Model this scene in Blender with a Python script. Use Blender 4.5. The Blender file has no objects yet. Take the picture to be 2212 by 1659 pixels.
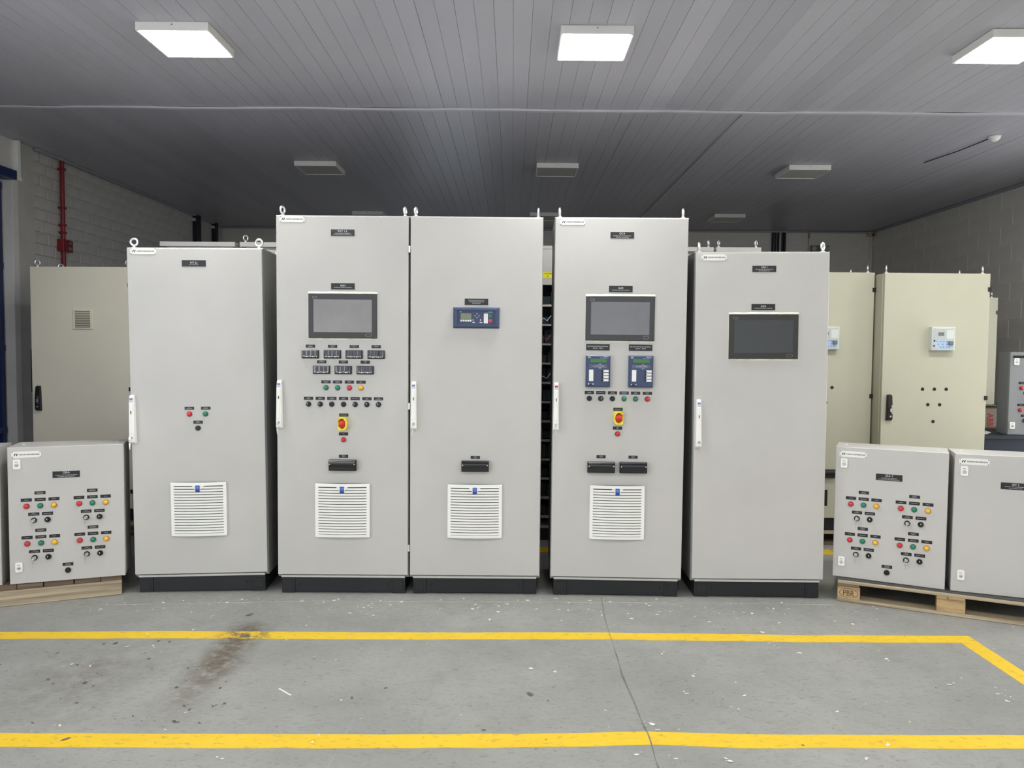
import bpy, bmesh, math, random
from mathutils import Vector, Matrix
random.seed(7)
S = bpy.context.scene
COL = S.collection
PI = math.pi

# ------------------------------------------------------------------ camera
PITCH, YAW, ROLL, CAMH = 0.04745703, 0.00012, 0.00810889, 1.51718
cp, sp, cw, sw = math.cos(PITCH), math.sin(PITCH), math.cos(YAW), math.sin(YAW)
F_ = Vector((sw * cp, cw * cp, -sp)); R_ = Vector((cw, -sw, 0)); U_ = R_.cross(F_)
R2 = R_ * math.cos(ROLL) + U_ * math.sin(ROLL); U2 = U_ * math.cos(ROLL) - R_ * math.sin(ROLL)
cd = bpy.data.cameras.new('camera'); cam = bpy.data.objects.new('camera', cd); COL.objects.link(cam)
cd.sensor_width = 36.0; cd.lens = 1672.38 / 2212 * 36.0; cd.clip_end = 100
m = Matrix((R2, U2, -F_)).transposed().to_4x4(); m.translation = Vector((0, 0, CAMH))
cam.matrix_world = m
S.camera = cam

# ------------------------------------------------------------------ light
S.view_settings.view_transform = 'Standard'; S.view_settings.look = 'None'
S.view_settings.gamma = 1; S.view_settings.use_curve_mapping = False
S.view_settings.exposure = 0.3
w = bpy.data.worlds.new('world'); S.world = w; w.use_nodes = True
bg = w.node_tree.nodes['Background']; bg.inputs[0].default_value = (0.80, 0.90, 1.0, 1); bg.inputs[1].default_value = 0.9
LAMP_ON = 57.0
def area(name, loc, rot, sx, sy, power, col):
    d = bpy.data.lights.new(name, 'AREA'); d.shape = 'RECTANGLE'; d.size = sx; d.size_y = sy; d.energy = power; d.color = col
    o = bpy.data.objects.new(name, d); COL.objects.link(o); o.location = loc; o.rotation_euler = rot
    return o
# daylight entering through the open gate behind the camera
area('gate_daylight', (-0.4, -4.05, 1.55), (PI / 2, 0, 0), 6.6, 2.9, 14, (0.98, 0.99, 1.0))

# daylight through the open half of the side gate, left of the viewer
area('side_gate_daylight', (-4.05, 0.2, 1.5), (PI / 2, 0, -PI / 2), 4.6, 2.7, 88, (0.99, 0.985, 1.0))
# unseen fill light at the right; its doorway is added, outside the frame
area('right_fill_light', (5.24, 5.6, 1.2), (PI / 2, 0, PI / 2), 1.8, 2.1, 26, (1.0, 0.985, 0.96))
# ------------------------------------------------------------------ materials
MATS = {}
def mat(name, col, rough=0.5, metal=0.0, emit=None, spec=0.5, bump=None, vary=None, coat=0.0, trans=0.0):
    if name in MATS: return MATS[name]
    M = bpy.data.materials.new(name); M.use_nodes = True; nt = M.node_tree; b = nt.nodes['Principled BSDF']
    b.inputs['Base Color'].default_value = (*col, 1); b.inputs['Roughness'].default_value = rough
    b.inputs['Metallic'].default_value = metal; b.inputs['Specular IOR Level'].default_value = spec
    b.inputs['Coat Weight'].default_value = coat
    if emit:
        b.inputs['Emission Color'].default_value = (*emit[0], 1); b.inputs['Emission Strength'].default_value = emit[1]
    tc = nt.nodes.new('ShaderNodeTexCoord')
    if vary:   # (scale, amount)
        n = nt.nodes.new('ShaderNodeTexNoise'); n.inputs['Scale'].default_value = vary[0]; n.inputs['Detail'].default_value = 6
        nt.links.new(tc.outputs['Object'], n.inputs['Vector'])
        r = nt.nodes.new('ShaderNodeMapRange'); r.inputs['From Min'].default_value = 0.3; r.inputs['From Max'].default_value = 0.7
        r.inputs['To Min'].default_value = 1 - vary[1]; r.inputs['To Max'].default_value = 1 + vary[1] * .4
        nt.links.new(n.outputs['Fac'], r.inputs['Value'])
        mx = nt.nodes.new('ShaderNodeVectorMath'); mx.operation = 'SCALE'; mx.inputs[0].default_value = col
        nt.links.new(r.outputs[0], mx.inputs['Scale']); nt.links.new(mx.outputs[0], b.inputs['Base Color'])
    if bump:   # (scale, strength, distance)
        n = nt.nodes.new('ShaderNodeTexNoise'); n.inputs['Scale'].default_value = bump[0]; n.inputs['Detail'].default_value = 3
        nt.links.new(tc.outputs['Object'], n.inputs['Vector'])
        bp = nt.nodes.new('ShaderNodeBump'); bp.inputs['Strength'].default_value = bump[1]; bp.inputs['Distance'].default_value = bump[2]
        nt.links.new(n.outputs['Fac'], bp.inputs['Height']); nt.links.new(bp.outputs[0], b.inputs['Normal'])
    MATS[name] = M
    return M

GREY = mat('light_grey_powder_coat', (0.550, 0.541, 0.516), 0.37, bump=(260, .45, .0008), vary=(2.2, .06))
GREYD = mat('shade_darkened_grey_body', (0.30, 0.305, 0.29), 0.45, bump=(420, .2, .0006), vary=(3, .08))  # door grey darkened: shade of the cabinet sides put into the colour
BEIGE2 = mat('warm_beige_powder_coat', (0.78, 0.74, 0.60), 0.45, bump=(420, .2, .0006), vary=(2, .05))
BEIGE = mat('beige_powder_coat', (0.52, 0.51, 0.39), 0.45, bump=(420, .2, .0006), vary=(2, .05))
PLINTH = mat('black_plinth_plastic', (0.012, 0.013, 0.015), 0.5, vary=(6, .2))
BLACK = mat('black_plastic', (0.010, 0.010, 0.011), 0.35)
GLOSSB = mat('glossy_black_plastic', (0.006, 0.006, 0.007), 0.12, coat=.6)
WINDOW = mat('smoked_meter_window', (0.025, 0.025, 0.028), 0.10, coat=.9, bump=(14, .5, .01))
TAG = mat('engraved_black_laminate', (0.018, 0.018, 0.019), 0.3)
PRINT = mat('white_print', (0.8, 0.8, 0.8), 0.5)
DPRINT = mat('dark_blue_print', (0.015, 0.017, 0.04), 0.5)
RPRINT = mat('red_print', (0.6, 0.03, 0.04), 0.5)
WHITE = mat('white_plastic', (0.90, 0.90, 0.86), 0.35)
WHITE2 = mat('white_enamel_plate', (0.85, 0.84, 0.80), 0.25)
CHROME = mat('zinc_plated_steel', (0.88, 0.90, 0.90), 0.34, metal=1.0)
STEEL = mat('bright_key_steel', (0.75, 0.74, 0.72), 0.25, metal=1.0)
HMIB = mat('screen_bezel', (0.035, 0.034, 0.035), 0.3, coat=.2)
SCREEN = mat('switched_off_screen', (0.17, 0.17, 0.18), 0.22, coat=.3, vary=(3, .15))
SCREEN1 = mat('grey_switched_off_screen', (0.27, 0.262, 0.265), 0.25, coat=.2, vary=(3, .2))
SCREEN2 = mat('dark_switched_off_screen', (0.06, 0.066, 0.072), 0.22, coat=.3, vary=(3, .1))
FOAM = mat('yellowed_protective_film', (0.88, 0.88, 0.72), 0.35, vary=(12, .25))
RELB = mat('relay_blue', (0.045, 0.068, 0.140), 0.4)
RELD = mat('relay_dark_blue', (0.020, 0.028, 0.07), 0.4)
LCDG = mat('green_display', (0.06, 0.19, 0.07), 0.35)
LCDO = mat('olive_display', (0.22, 0.26, 0.17), 0.3)
BADGE = mat('badge_blue', (0.02, 0.06, 0.35), 0.35)
BADGE2 = mat('badge_light_blue', (0.2, 0.35, 0.75), 0.4)
VIOLET = mat('sticker_violet', (0.28, 0.2, 0.42), 0.4)
CYAN = mat('sticker_pale_blue', (0.45, 0.62, 0.8), 0.4)
LENS = {'red': mat('red_lens', (0.65, 0.018, 0.03), 0.28, coat=.3), 'green': mat('green_lens', (0.008, 0.20, 0.11), 0.28, coat=.3),
        'yellow': mat('yellow_lens', (0.9, 0.48, 0.01), 0.28, coat=.3)}
RIM = {'red': mat('red_lens_rim', (0.22, 0.01, 0.015), 0.3), 'green': mat('green_lens_rim', (0.005, 0.07, 0.045), 0.3),
       'yellow': mat('yellow_lens_rim', (0.42, 0.2, 0.01), 0.3)}
YEL = mat('yellow_plastic', (0.85, 0.68, 0.04), 0.35)
RED = mat('red_mushroom_plastic', (0.62, 0.02, 0.02), 0.35)
ORNG = mat('orange_inner_plastic', (0.75, 0.22, 0.02), 0.4)
DRIVE = mat('pale_grey_green_plastic', (0.66, 0.71, 0.66), 0.4)
DRIVE2 = mat('keypad_film_grey', (0.50, 0.54, 0.53), 0.4)
KEYBL = mat('keypad_key_blue', (0.28, 0.36, 0.62), 0.4)
KEYPL = mat('keypad_film_blue', (0.45, 0.60, 0.74), 0.4)
KNOBG = mat('grey_knob', (0.17, 0.18, 0.18), 0.4)
GAPM = mat('dark_slot', (0.03, 0.03, 0.028), 0.8)
REDP = mat('red_pipe_paint', (0.24, 0.008, 0.016), 0.4, vary=(9, .25))
BLUEP = mat('dark_blue_gate_paint', (0.008, 0.022, 0.10), 0.4, vary=(4, .3))
BLKP = mat('black_duct', (0.008, 0.010, 0.014), 0.5)
PLASTER = mat('grey_painted_plaster', (0.55, 0.54, 0.51), 0.7, bump=(30, .3, .004), vary=(3, .12))
PLASTL = mat('light_painted_plaster', (0.72, 0.70, 0.68), 0.7, bump=(30, .3, .004), vary=(3, .12))
BRICKM = mat('grey_painted_brick', (0.58, 0.57, 0.54), 0.65, bump=(22, .5, .006), vary=(5, .12))
MORTAR = mat('grey_painted_mortar', (0.80, 0.78, 0.74), 0.7, bump=(40, .4, .004))
BLOCKM = mat('grey_painted_block', (0.76, 0.73, 0.66), 0.75, bump=(60, .35, .003), vary=(2.5, .10))
MORTL = mat('pale_mortar', (0.88, 0.85, 0.78), 0.8)
CARD = mat('cardboard', (0.27, 0.19, 0.11), 0.8, vary=(6, .15))
PAPER = mat('white_paper', (0.7, 0.7, 0.72), 0.6)
NAVY = mat('navy_bench_paint', (0.004, 0.010, 0.024), 0.5)
HOUS = mat('lamp_housing_white', (0.80, 0.79, 0.75), 0.4)
DIFF_ON = mat('lit_diffuser', (0.9, 0.9, 0.9), 0.4, emit=((1.0, 0.99, 0.965), LAMP_ON))
DIFF_OFF = mat('unlit_diffuser', (0.50, 0.50, 0.47), 0.35)
FLAKE = mat('pale_paint_flake', (0.72, 0.70, 0.62), 0.6)
CRACK = mat('filled_floor_crack', (0.20, 0.195, 0.17), 0.9, vary=(20, .4))
BRASS = mat('brass_fitting', (0.8, 0.55, 0.2), 0.25, metal=1)
SMOKE = mat('dark_component', (0.012, 0.02, 0.026), 0.4)
REDC = mat('red_cable', (0.35, 0.03, 0.02), 0.5)
STICK = mat('yellow_sticker', (0.85, 0.80, 0.03), 0.5)

def wood(name, c1, c2, axis):
    M = bpy.data.materials.new(name); M.use_nodes = True; nt = M.node_tree; b = nt.nodes['Principled BSDF']; b.inputs['Roughness'].default_value = .75
    tc = nt.nodes.new('ShaderNodeTexCoord'); mp = nt.nodes.new('ShaderNodeMapping'); mp.inputs['Scale'].default_value = axis
    oi = nt.nodes.new('ShaderNodeObjectInfo'); ad = nt.nodes.new('ShaderNodeVectorMath'); ad.operation = 'ADD'
    nt.links.new(tc.outputs['Object'], ad.inputs[0]); nt.links.new(oi.outputs['Random'], ad.inputs[1]); nt.links.new(ad.outputs[0], mp.inputs[0])
    n = nt.nodes.new('ShaderNodeTexNoise'); n.inputs['Scale'].default_value = 1; n.inputs['Detail'].default_value = 7; n.inputs['Roughness'].default_value = .65
    nt.links.new(mp.outputs[0], n.inputs['Vector'])
    r = nt.nodes.new('ShaderNodeValToRGB'); r.color_ramp.elements[0].color = (*c1, 1); r.color_ramp.elements[0].position = .33
    r.color_ramp.elements[1].color = (*c2, 1); r.color_ramp.elements[1].position = .62
    nt.links.new(n.outputs['Fac'], r.inputs[0]); nt.links.new(r.outputs[0], b.inputs['Base Color'])
    bp = nt.nodes.new('ShaderNodeBump'); bp.inputs['Strength'].default_value = .4; bp.inputs['Distance'].default_value = .002
    nt.links.new(n.outputs['Fac'], bp.inputs['Height']); nt.links.new(bp.outputs[0], b.inputs['Normal'])
    return M
WOODL = wood('pale_pine', (0.22, 0.165, 0.10), (0.50, 0.42, 0.29), (1.3, 30, 48))
WOODD = wood('weathered_pine', (0.06, 0.036, 0.024), (0.20, 0.14, 0.09), (1.3, 30, 48))
WOODO = wood('golden_pine', (0.28, 0.18, 0.08), (0.52, 0.37, 0.19), (5, 5, 40))

def floor_material():
    M = bpy.data.materials.new('worn_grey_floor_paint'); M.use_nodes = True; nt = M.node_tree; N = nt.nodes; L = nt.links
    b = N['Principled BSDF']; tc = N.new('ShaderNodeTexCoord')
    def noise(scale, detail=6, rough=.6, mapping=None, dist=0):
        n = N.new('ShaderNodeTexNoise'); n.inputs['Scale'].default_value = scale; n.inputs['Detail'].default_value = detail
        n.inputs['Roughness'].default_value = rough; n.inputs['Distortion'].default_value = dist
        if mapping:
            mp = N.new('ShaderNodeMapping'); mp.inputs['Scale'].default_value = mapping[0]; mp.inputs['Rotation'].default_value = (0, 0, mapping[1])
            L.new(tc.outputs['Object'], mp.inputs[0]); L.new(mp.outputs[0], n.inputs['Vector'])
        else: L.new(tc.outputs['Object'], n.inputs['Vector'])
        return n.outputs['Fac']
    def rng(v, a, c, d=0.0, e=1.0):
        r = N.new('ShaderNodeMapRange'); r.inputs['From Min'].default_value = a; r.inputs['From Max'].default_value = c
        r.inputs['To Min'].default_value = d; r.inputs['To Max'].default_value = e; L.new(v, r.inputs['Value']); return r.outputs[0]
    def mth(op, a, c):
        r = N.new('ShaderNodeMath'); r.operation = op
        for i, v in enumerate((a, c)):
            if isinstance(v, (int, float)): r.inputs[i].default_value = v
            else: L.new(v, r.inputs[i])
        return r.outputs[0]
    def mix(f, a, c):
        r = N.new('ShaderNodeMix'); r.data_type = 'RGBA'; L.new(f, r.inputs[0])
        for i, v in ((6, a), (7, c)):
            if isinstance(v, tuple): r.inputs[i].default_value = (*v, 1)
            else: L.new(v, r.inputs[i])
        return r.outputs[2]
    c = mix(rng(noise(1.1), .35, .65), (0.235, 0.24, 0.226), (0.315, 0.318, 0.296))
    c = mix(rng(noise(7, 8, .7), .52, .72, 0, .5), c, (0.205, 0.207, 0.188))
    # fine dark scuffs, brush-like
    c = mix(rng(noise(26, 6, .72, ((1, 2.4, 1), .15), .8), .56, .66, 0, .62), c, (0.115, 0.108, 0.090))
    c = mix(rng(noise(60, 4, .7, ((1, 2.0, 1), -.2), .5), .60, .70, 0, .5), c, (0.38, 0.38, 0.345))
    c = mix(rng(noise(48, 5, .75, ((1, 1.3, 1), .7), 1.2), .57, .64, 0, .38), c, (0.15, 0.147, 0.128))
    c = mix(rng(noise(3.2, 9, .8, None, 1.5), .57, .63, 0, .22), c, (0.17, 0.165, 0.14))
    # brown rubbed track running towards the viewer
    sx = N.new('ShaderNodeSeparateXYZ'); L.new(tc.outputs['Object'], sx.inputs[0])
    dx = mth('ABSOLUTE', mth('ADD', sx.outputs[0], mth('ADD', 1.355, mth('MULTIPLY', noise(2.6, 2), .09))), 0)
    track = mth('MULTIPLY', rng(dx, .03, .15, 1, 0), mth('MULTIPLY', rng(sx.outputs[1], 2.95, 3.6), rng(sx.outputs[1], 4.10, 4.24, 1, 0)))
    track = mth('MULTIPLY', track, rng(noise(16, 8, .75, ((1, 1, 1), .5)), .34, .54))
    c = mix(mth('MULTIPLY', track, .97), c, (0.105, 0.080, 0.052))
    trk2 = mth('MULTIPLY', rng(mth('ABSOLUTE', mth('ADD', sx.outputs[0], 1.95), 0), .05, .4, 1, 0), mth('MULTIPLY', rng(sx.outputs[1], 2.8, 3.3), rng(sx.outputs[1], 3.6, 4.0, 1, 0)))
    c = mix(mth('MULTIPLY', mth('MULTIPLY', trk2, rng(noise(9, 8, .75), .42, .62)), .7), c, (0.15, 0.135, 0.10))
    # dusty paler zone close to the cabinets
    c = mix(mth('MULTIPLY', mth('MULTIPLY', rng(sx.outputs[1], 4.12, 4.5), rng(noise(22, 7, .7, ((1, 3, 1), 0)), .5, .66)), .55), c, (0.40, 0.40, 0.36))
    L.new(c, b.inputs['Base Color'])
    L.new(rng(noise(5), .3, .7, .42, .62), b.inputs['Roughness'])
    bp = N.new('ShaderNodeBump'); bp.inputs['Strength'].default_value = .35; bp.inputs['Distance'].default_value = .004
    L.new(noise(18, 7, .7), bp.inputs['Height']); L.new(bp.outputs[0], b.inputs['Normal'])
    return M
FLOORM = floor_material()

def line_material():
    M = bpy.data.materials.new('worn_yellow_line_paint'); M.use_nodes = True; nt = M.node_tree; N = nt.nodes; L = nt.links
    b = N['Principled BSDF']; b.inputs['Roughness'].default_value = .5; tc = N.new('ShaderNodeTexCoord')
    def layer(prev, scale, lo, hi, amt, col, sc=(1, 2, 1)):
        mp = N.new('ShaderNodeMapping'); mp.inputs['Scale'].default_value = sc; L.new(tc.outputs['Object'], mp.inputs[0])
        n = N.new('ShaderNodeTexNoise'); n.inputs['Scale'].default_value = scale; n.inputs['Detail'].default_value = 7; n.inputs['Roughness'].default_value = .7
        L.new(mp.outputs[0], n.inputs['Vector'])
        r = N.new('ShaderNodeMapRange'); r.inputs['From Min'].default_value = lo; r.inputs['From Max'].default_value = hi; r.inputs['To Max'].default_value = amt
        L.new(n.outputs['Fac'], r.inputs['Value'])
        x = N.new('ShaderNodeMix'); x.data_type = 'RGBA'; L.new(r.outputs[0], x.inputs[0])
        if isinstance(prev, tuple): x.inputs[6].default_value = (*prev, 1)
        else: L.new(prev, x.inputs[6])
        x.inputs[7].default_value = (*col, 1); return x.outputs[2]
    c = layer((0.76, 0.515, 0.012), 3, .4, .7, .5, (0.68, 0.41, 0.018))
    c = layer(c, 22, .55, .66, .65, (0.36, 0.24, 0.05))
    c = layer(c, 11, .66, .72, .8, (0.25, 0.24, 0.2))
    sx = N.new('ShaderNodeSeparateXYZ'); L.new(tc.outputs['Object'], sx.inputs[0])
    a = N.new('ShaderNodeMath'); a.operation = 'ADD'; a.inputs[1].default_value = 1.385; L.new(sx.outputs[0], a.inputs[0])
    ab = N.new('ShaderNodeMath'); ab.operation = 'ABSOLUTE'; L.new(a.outputs[0], ab.inputs[0])
    r1 = N.new('ShaderNodeMapRange'); r1.inputs['From Min'].default_value = .05; r1.inputs['From Max'].default_value = .17; r1.inputs['To Min'].default_value = 1; r1.inputs['To Max'].default_value = 0; L.new(ab.outputs[0], r1.inputs['Value'])
    r2 = N.new('ShaderNodeMapRange'); r2.inputs['From Min'].default_value = 3.3; r2.inputs['From Max'].default_value = 3.5; L.new(sx.outputs[1], r2.inputs['Value'])
    n = N.new('ShaderNodeTexNoise'); n.inputs['Scale'].default_value = 19; n.inputs['Detail'].default_value = 7; n.inputs['Roughness'].default_value = .75; L.new(tc.outputs['Object'], n.inputs['Vector'])
    r3 = N.new('ShaderNodeMapRange'); r3.inputs['From Min'].default_value = .42; r3.inputs['From Max'].default_value = .56; L.new(n.outputs['Fac'], r3.inputs['Value'])
    m1 = N.new('ShaderNodeMath'); m1.operation = 'MULTIPLY'; L.new(r1.outputs[0], m1.inputs[0]); L.new(r2.outputs[0], m1.inputs[1])
    m2 = N.new('ShaderNodeMath'); m2.operation = 'MULTIPLY'; L.new(m1.outputs[0], m2.inputs[0]); L.new(r3.outputs[0], m2.inputs[1])
    x = N.new('ShaderNodeMix'); x.data_type = 'RGBA'; L.new(m2.outputs[0], x.inputs[0]); L.new(c, x.inputs[6]); x.inputs[7].default_value = (.12, .09, .055, 1); c = x.outputs[2]
    L.new(c, b.inputs['Base Color'])
    return M
LINEM = line_material()

def ceil_material():
    M = bpy.data.materials.new('grey_white_pvc_plank'); M.use_nodes = True; nt = M.node_tree; N = nt.nodes; L = nt.links
    b = N['Principled BSDF']; b.inputs['Roughness'].default_value = .38; b.inputs['Specular IOR Level'].default_value = .4
    oi = N.new('ShaderNodeObjectInfo'); r = N.new('ShaderNodeMapRange'); r.inputs['To Min'].default_value = .93; r.inputs['To Max'].default_value = 1.05
    L.new(oi.outputs['Random'], r.inputs['Value'])
    v = N.new('ShaderNodeVectorMath'); v.operation = 'SCALE'; v.inputs[0].default_value = (0.49, 0.487, 0.545); L.new(r.outputs[0], v.inputs['Scale'])
    L.new(v.outputs[0], b.inputs['Base Color'])
    tc = N.new('ShaderNodeTexCoord'); n = N.new('ShaderNodeTexNoise'); n.inputs['Scale'].default_value = 2.5; L.new(tc.outputs['Object'], n.inputs['Vector'])
    bp = N.new('ShaderNodeBump'); bp.inputs['Strength'].default_value = .5; bp.inputs['Distance'].default_value = .01
    L.new(n.outputs['Fac'], bp.inputs['Height']); L.new(bp.outputs[0], b.inputs['Normal'])
    return M
CEILM = ceil_material()

# ------------------------------------------------------------------ geometry helpers
class MB:
    def __init__(s): s.v = []; s.f = []
    def add(s, v, f):
        k = len(s.v); s.v += [tuple(p) for p in v]; s.f += [tuple(i + k for i in q) for q in f]; return s
    def box(s, x0, x1, y0, y1, z0, z1):
        return s.add([(x0, y0, z0), (x1, y0, z0), (x1, y1, z0), (x0, y1, z0), (x0, y0, z1), (x1, y0, z1), (x1, y1, z1), (x0, y1, z1)],
                     [(0, 3, 2, 1), (4, 5, 6, 7), (0, 1, 5, 4), (1, 2, 6, 5), (2, 3, 7, 6), (3, 0, 4, 7)])
    def bbox(s, x0, x1, y0, y1, z0, z1, b, front_only=False):
        # box whose four front (-y) edges are chamfered by b
        v = [(x0, y1, z0), (x1, y1, z0), (x1, y1, z1), (x0, y1, z1), (x0, y0 + b, z0), (x1, y0 + b, z0), (x1, y0 + b, z1), (x0, y0 + b, z1),
             (x0 + b, y0, z0 + b), (x1 - b, y0, z0 + b), (x1 - b, y0, z1 - b), (x0 + b, y0, z1 - b)]
        f = [(0, 3, 2, 1), (8, 9, 10, 11)]
        for i in range(4):
            j = (i + 1) % 4; f.append((i, j, 4 + j, 4 + i)); f.append((4 + i, 4 + j, 8 + j, 8 + i))
        return s.add(v, f)
    def poly(s, pts, y0, y1):
        # extrude an outline of (x, z), counter-clockwise seen from -y, between front y0 and back y1
        n = len(pts); v = [(x, y0, z) for x, z in pts] + [(x, y1, z) for x, z in pts]
        f = [tuple(range(n)), tuple(range(2 * n - 1, n - 1, -1))]
        for i in range(n):
            j = (i + 1) % n; f.append((i, n + i, n + j, j))
        return s.add(v, f)
    def lathe(s, prof, cx=0, cz=0, n=20):
        # profile of (radius, y) going from the door surface outwards to -y, around the y axis
        k = len(prof); v = []; f = []
        for r, y in prof:
            for i in range(n):
                a = 2 * PI * i / n; v.append((cx + r * math.cos(a), y, cz + r * math.sin(a)))
        for q in range(k - 1):
            for i in range(n):
                j = (i + 1) % n; f.append((q * n + i, q * n + j, (q + 1) * n + j, (q + 1) * n + i))
        f.append(tuple((k - 1) * n + i for i in range(n)))
        return s.add(v, f)
    def tube(s, pts, r, n=10):
        pts = [Vector(p) for p in pts]; v = []; f = []
        for i, p in enumerate(pts):
            d = (pts[min(i + 1, len(pts) - 1)] - pts[max(i - 1, 0)]).normalized()
            a = Vector((0, 0, 1)) if abs(d.z) < .9 else Vector((1, 0, 0))
            u = d.cross(a).normalized(); w_ = d.cross(u)
            for k in range(n):
                t = 2 * PI * k / n; v.append(p + u * (r * math.cos(t)) + w_ * (r * math.sin(t)))
        for i in range(len(pts) - 1):
            for k in range(n):
                j = (k + 1) % n; f.append((i * n + k, i * n + j, (i + 1) * n + j, (i + 1) * n + k))
        f.append(tuple(range(n - 1, -1, -1))); f.append(tuple((len(pts) - 1) * n + k for k in range(n)))
        return s.add(v, f)
    def torus(s, c, R, r, rot=0.0, n=24, k=10):
        # ring standing upright, its plane turned by rot about z
        v = []; f = []
        for i in range(n):
            a = 2 * PI * i / n
            for j in range(k):
                b = 2 * PI * j / k; q = R + r * math.cos(b)
                x, y, z = q * math.cos(a), r * math.sin(b), q * math.sin(a)
                v.append((c[0] + x * math.cos(rot) - y * math.sin(rot), c[1] + x * math.sin(rot) + y * math.cos(rot), c[2] + z))
        for i in range(n):
            for j in range(k):
                i2, j2 = (i + 1) % n, (j + 1) % k; f.append((i * k + j, i2 * k + j, i2 * k + j2, i * k + j2))
        return s.add(v, f)
    def mesh(s, name, m, smooth=False, fix=True):
        me = bpy.data.meshes.new(name); me.from_pydata(s.v, [], s.f)
        for mm in (m if isinstance(m, (list, tuple)) else [m]): me.materials.append(mm)
        if fix:
            bm = bmesh.new(); bm.from_mesh(me); bmesh.ops.recalc_face_normals(bm, faces=bm.faces); bm.to_mesh(me); bm.free()
        if smooth:
            me.polygons.foreach_set('use_smooth', [len(p.vertices) <= 4 for p in me.polygons])
            try: me.set_sharp_from_angle(angle=0.7)
            except Exception: pass
        me.update(); return me
def link(name, me, parent=None, loc=(0, 0, 0), rot=(0, 0, 0)):
    o = bpy.data.objects.new(name, me); COL.objects.link(o); o.parent = parent; o.location = loc; o.rotation_euler = rot; return o
def obj(name, mb, m, parent=None, loc=(0, 0, 0), rot=(0, 0, 0), smooth=False):
    return link(name, mb.mesh(name, m, smooth), parent, loc, rot)
def thing(name, label, cat, loc=(0, 0, 0), rot=(0, 0, 0), group=None):
    o = link(name, None, None, loc, rot); o['label'] = label; o['category'] = cat
    if group: o['group'] = group
    return o
def tag(o, label, cat, group=None):
    o['label'] = label; o['category'] = cat
    if group: o['group'] = group
    return o
def struct(o): o['kind'] = 'structure'; return o
def stuff(o): o['kind'] = 'stuff'; return o

CACHE = {}
def cached(key, make):
    if key not in CACHE: CACHE[key] = make()
    return CACHE[key]

def text_mesh(lines, m, bold=.0, shear=0.0):
    """lines = [(string, cap height, centre x, centre z, max width)] -> one flat mesh facing -y"""
    key = ('T', str(lines), m.name, bold, shear)
    if key in CACHE: return CACHE[key]
    V = []; Fc = []
    for t, h, x, z, mw in lines:
        c = bpy.data.curves.new('t', 'FONT'); c.body = t; c.size = 1; c.align_x = 'CENTER'; c.resolution_u = 2; c.offset = bold; c.shear = shear
        c.fill_mode = 'FRONT'
        o = bpy.data.objects.new('t', c); COL.objects.link(o)
        bpy.context.view_layer.update()
        me = bpy.data.meshes.new_from_object(o.evaluated_get(bpy.context.evaluated_depsgraph_get()))
        COL.objects.unlink(o); bpy.data.objects.remove(o); bpy.data.curves.remove(c)
        xs = [v.co.x for v in me.vertices]; ys = [v.co.y for v in me.vertices]
        wd = max(xs) - min(xs); s = h / .70; sx = s
        if mw: sx = min(s * 1.35, mw / wd)
        k = len(V); mx = (max(xs) + min(xs)) / 2
        V += [(x + (v.co.x - mx) * sx, 0, z - h / 2 + v.co.y * s) for v in me.vertices]
        Fc += [tuple(i + k for i in p.vertices) for p in me.polygons]
        bpy.data.meshes.remove(me)
    me = bpy.data.meshes.new('lettering'); me.from_pydata(V, [], Fc); me.materials.append(m); me.update()
    CACHE[key] = me
    return me

# ------------------------------------------------------------------ panel devices (door front is y = 0, outwards is -y, metres)
def name_plate(par, x, z, lines, wd=.141, ht=.038):
    """lines: (text, cap height mm, max width mm, z offset mm)"""
    def mk():
        b = MB().bbox(-wd / 2, wd / 2, -.0022, 0, -ht / 2, ht / 2, .0006)
        return b.mesh('name_plate', TAG)
    o = link('name_plate', cached(('np', wd, ht), mk), par, (x, 0, z))
    L = text_mesh([(t, h / 1000, 0, dz / 1000, mw / 1000) for t, h, mw, dz in lines], PRINT, bold=0.0)
    link('lettering', L, o, (0, -.0026, 0))
    for s in (-1, 1):
        link('screw', cached('scr_small', lambda: MB().lathe([(.0026, 0), (.0026, -.0006), (.0016, -.0012)], n=8).mesh('screw', BLACK, True)), o, (s * (wd / 2 - .006), -.0022, 0))
    return o
def small_tag(par, x, z, lines):
    o = link('label_tag', cached('tag', lambda: MB().bbox(-.028, .028, -.0018, 0, -.0092, .0092, .0005).mesh('label_tag', TAG)), par, (x, 0, z))
    n = len(lines); h = .0032 if n < 3 else .0026; st = .0052 if n < 3 else .0044
    L = text_mesh([(t, h, 0, (n - 1) / 2 * st - i * st, min(.044, .0038 * len(t))) for i, t in enumerate(lines)], PRINT)
    link('lettering', L, o, (0, -.0022, 0)); return o
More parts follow.
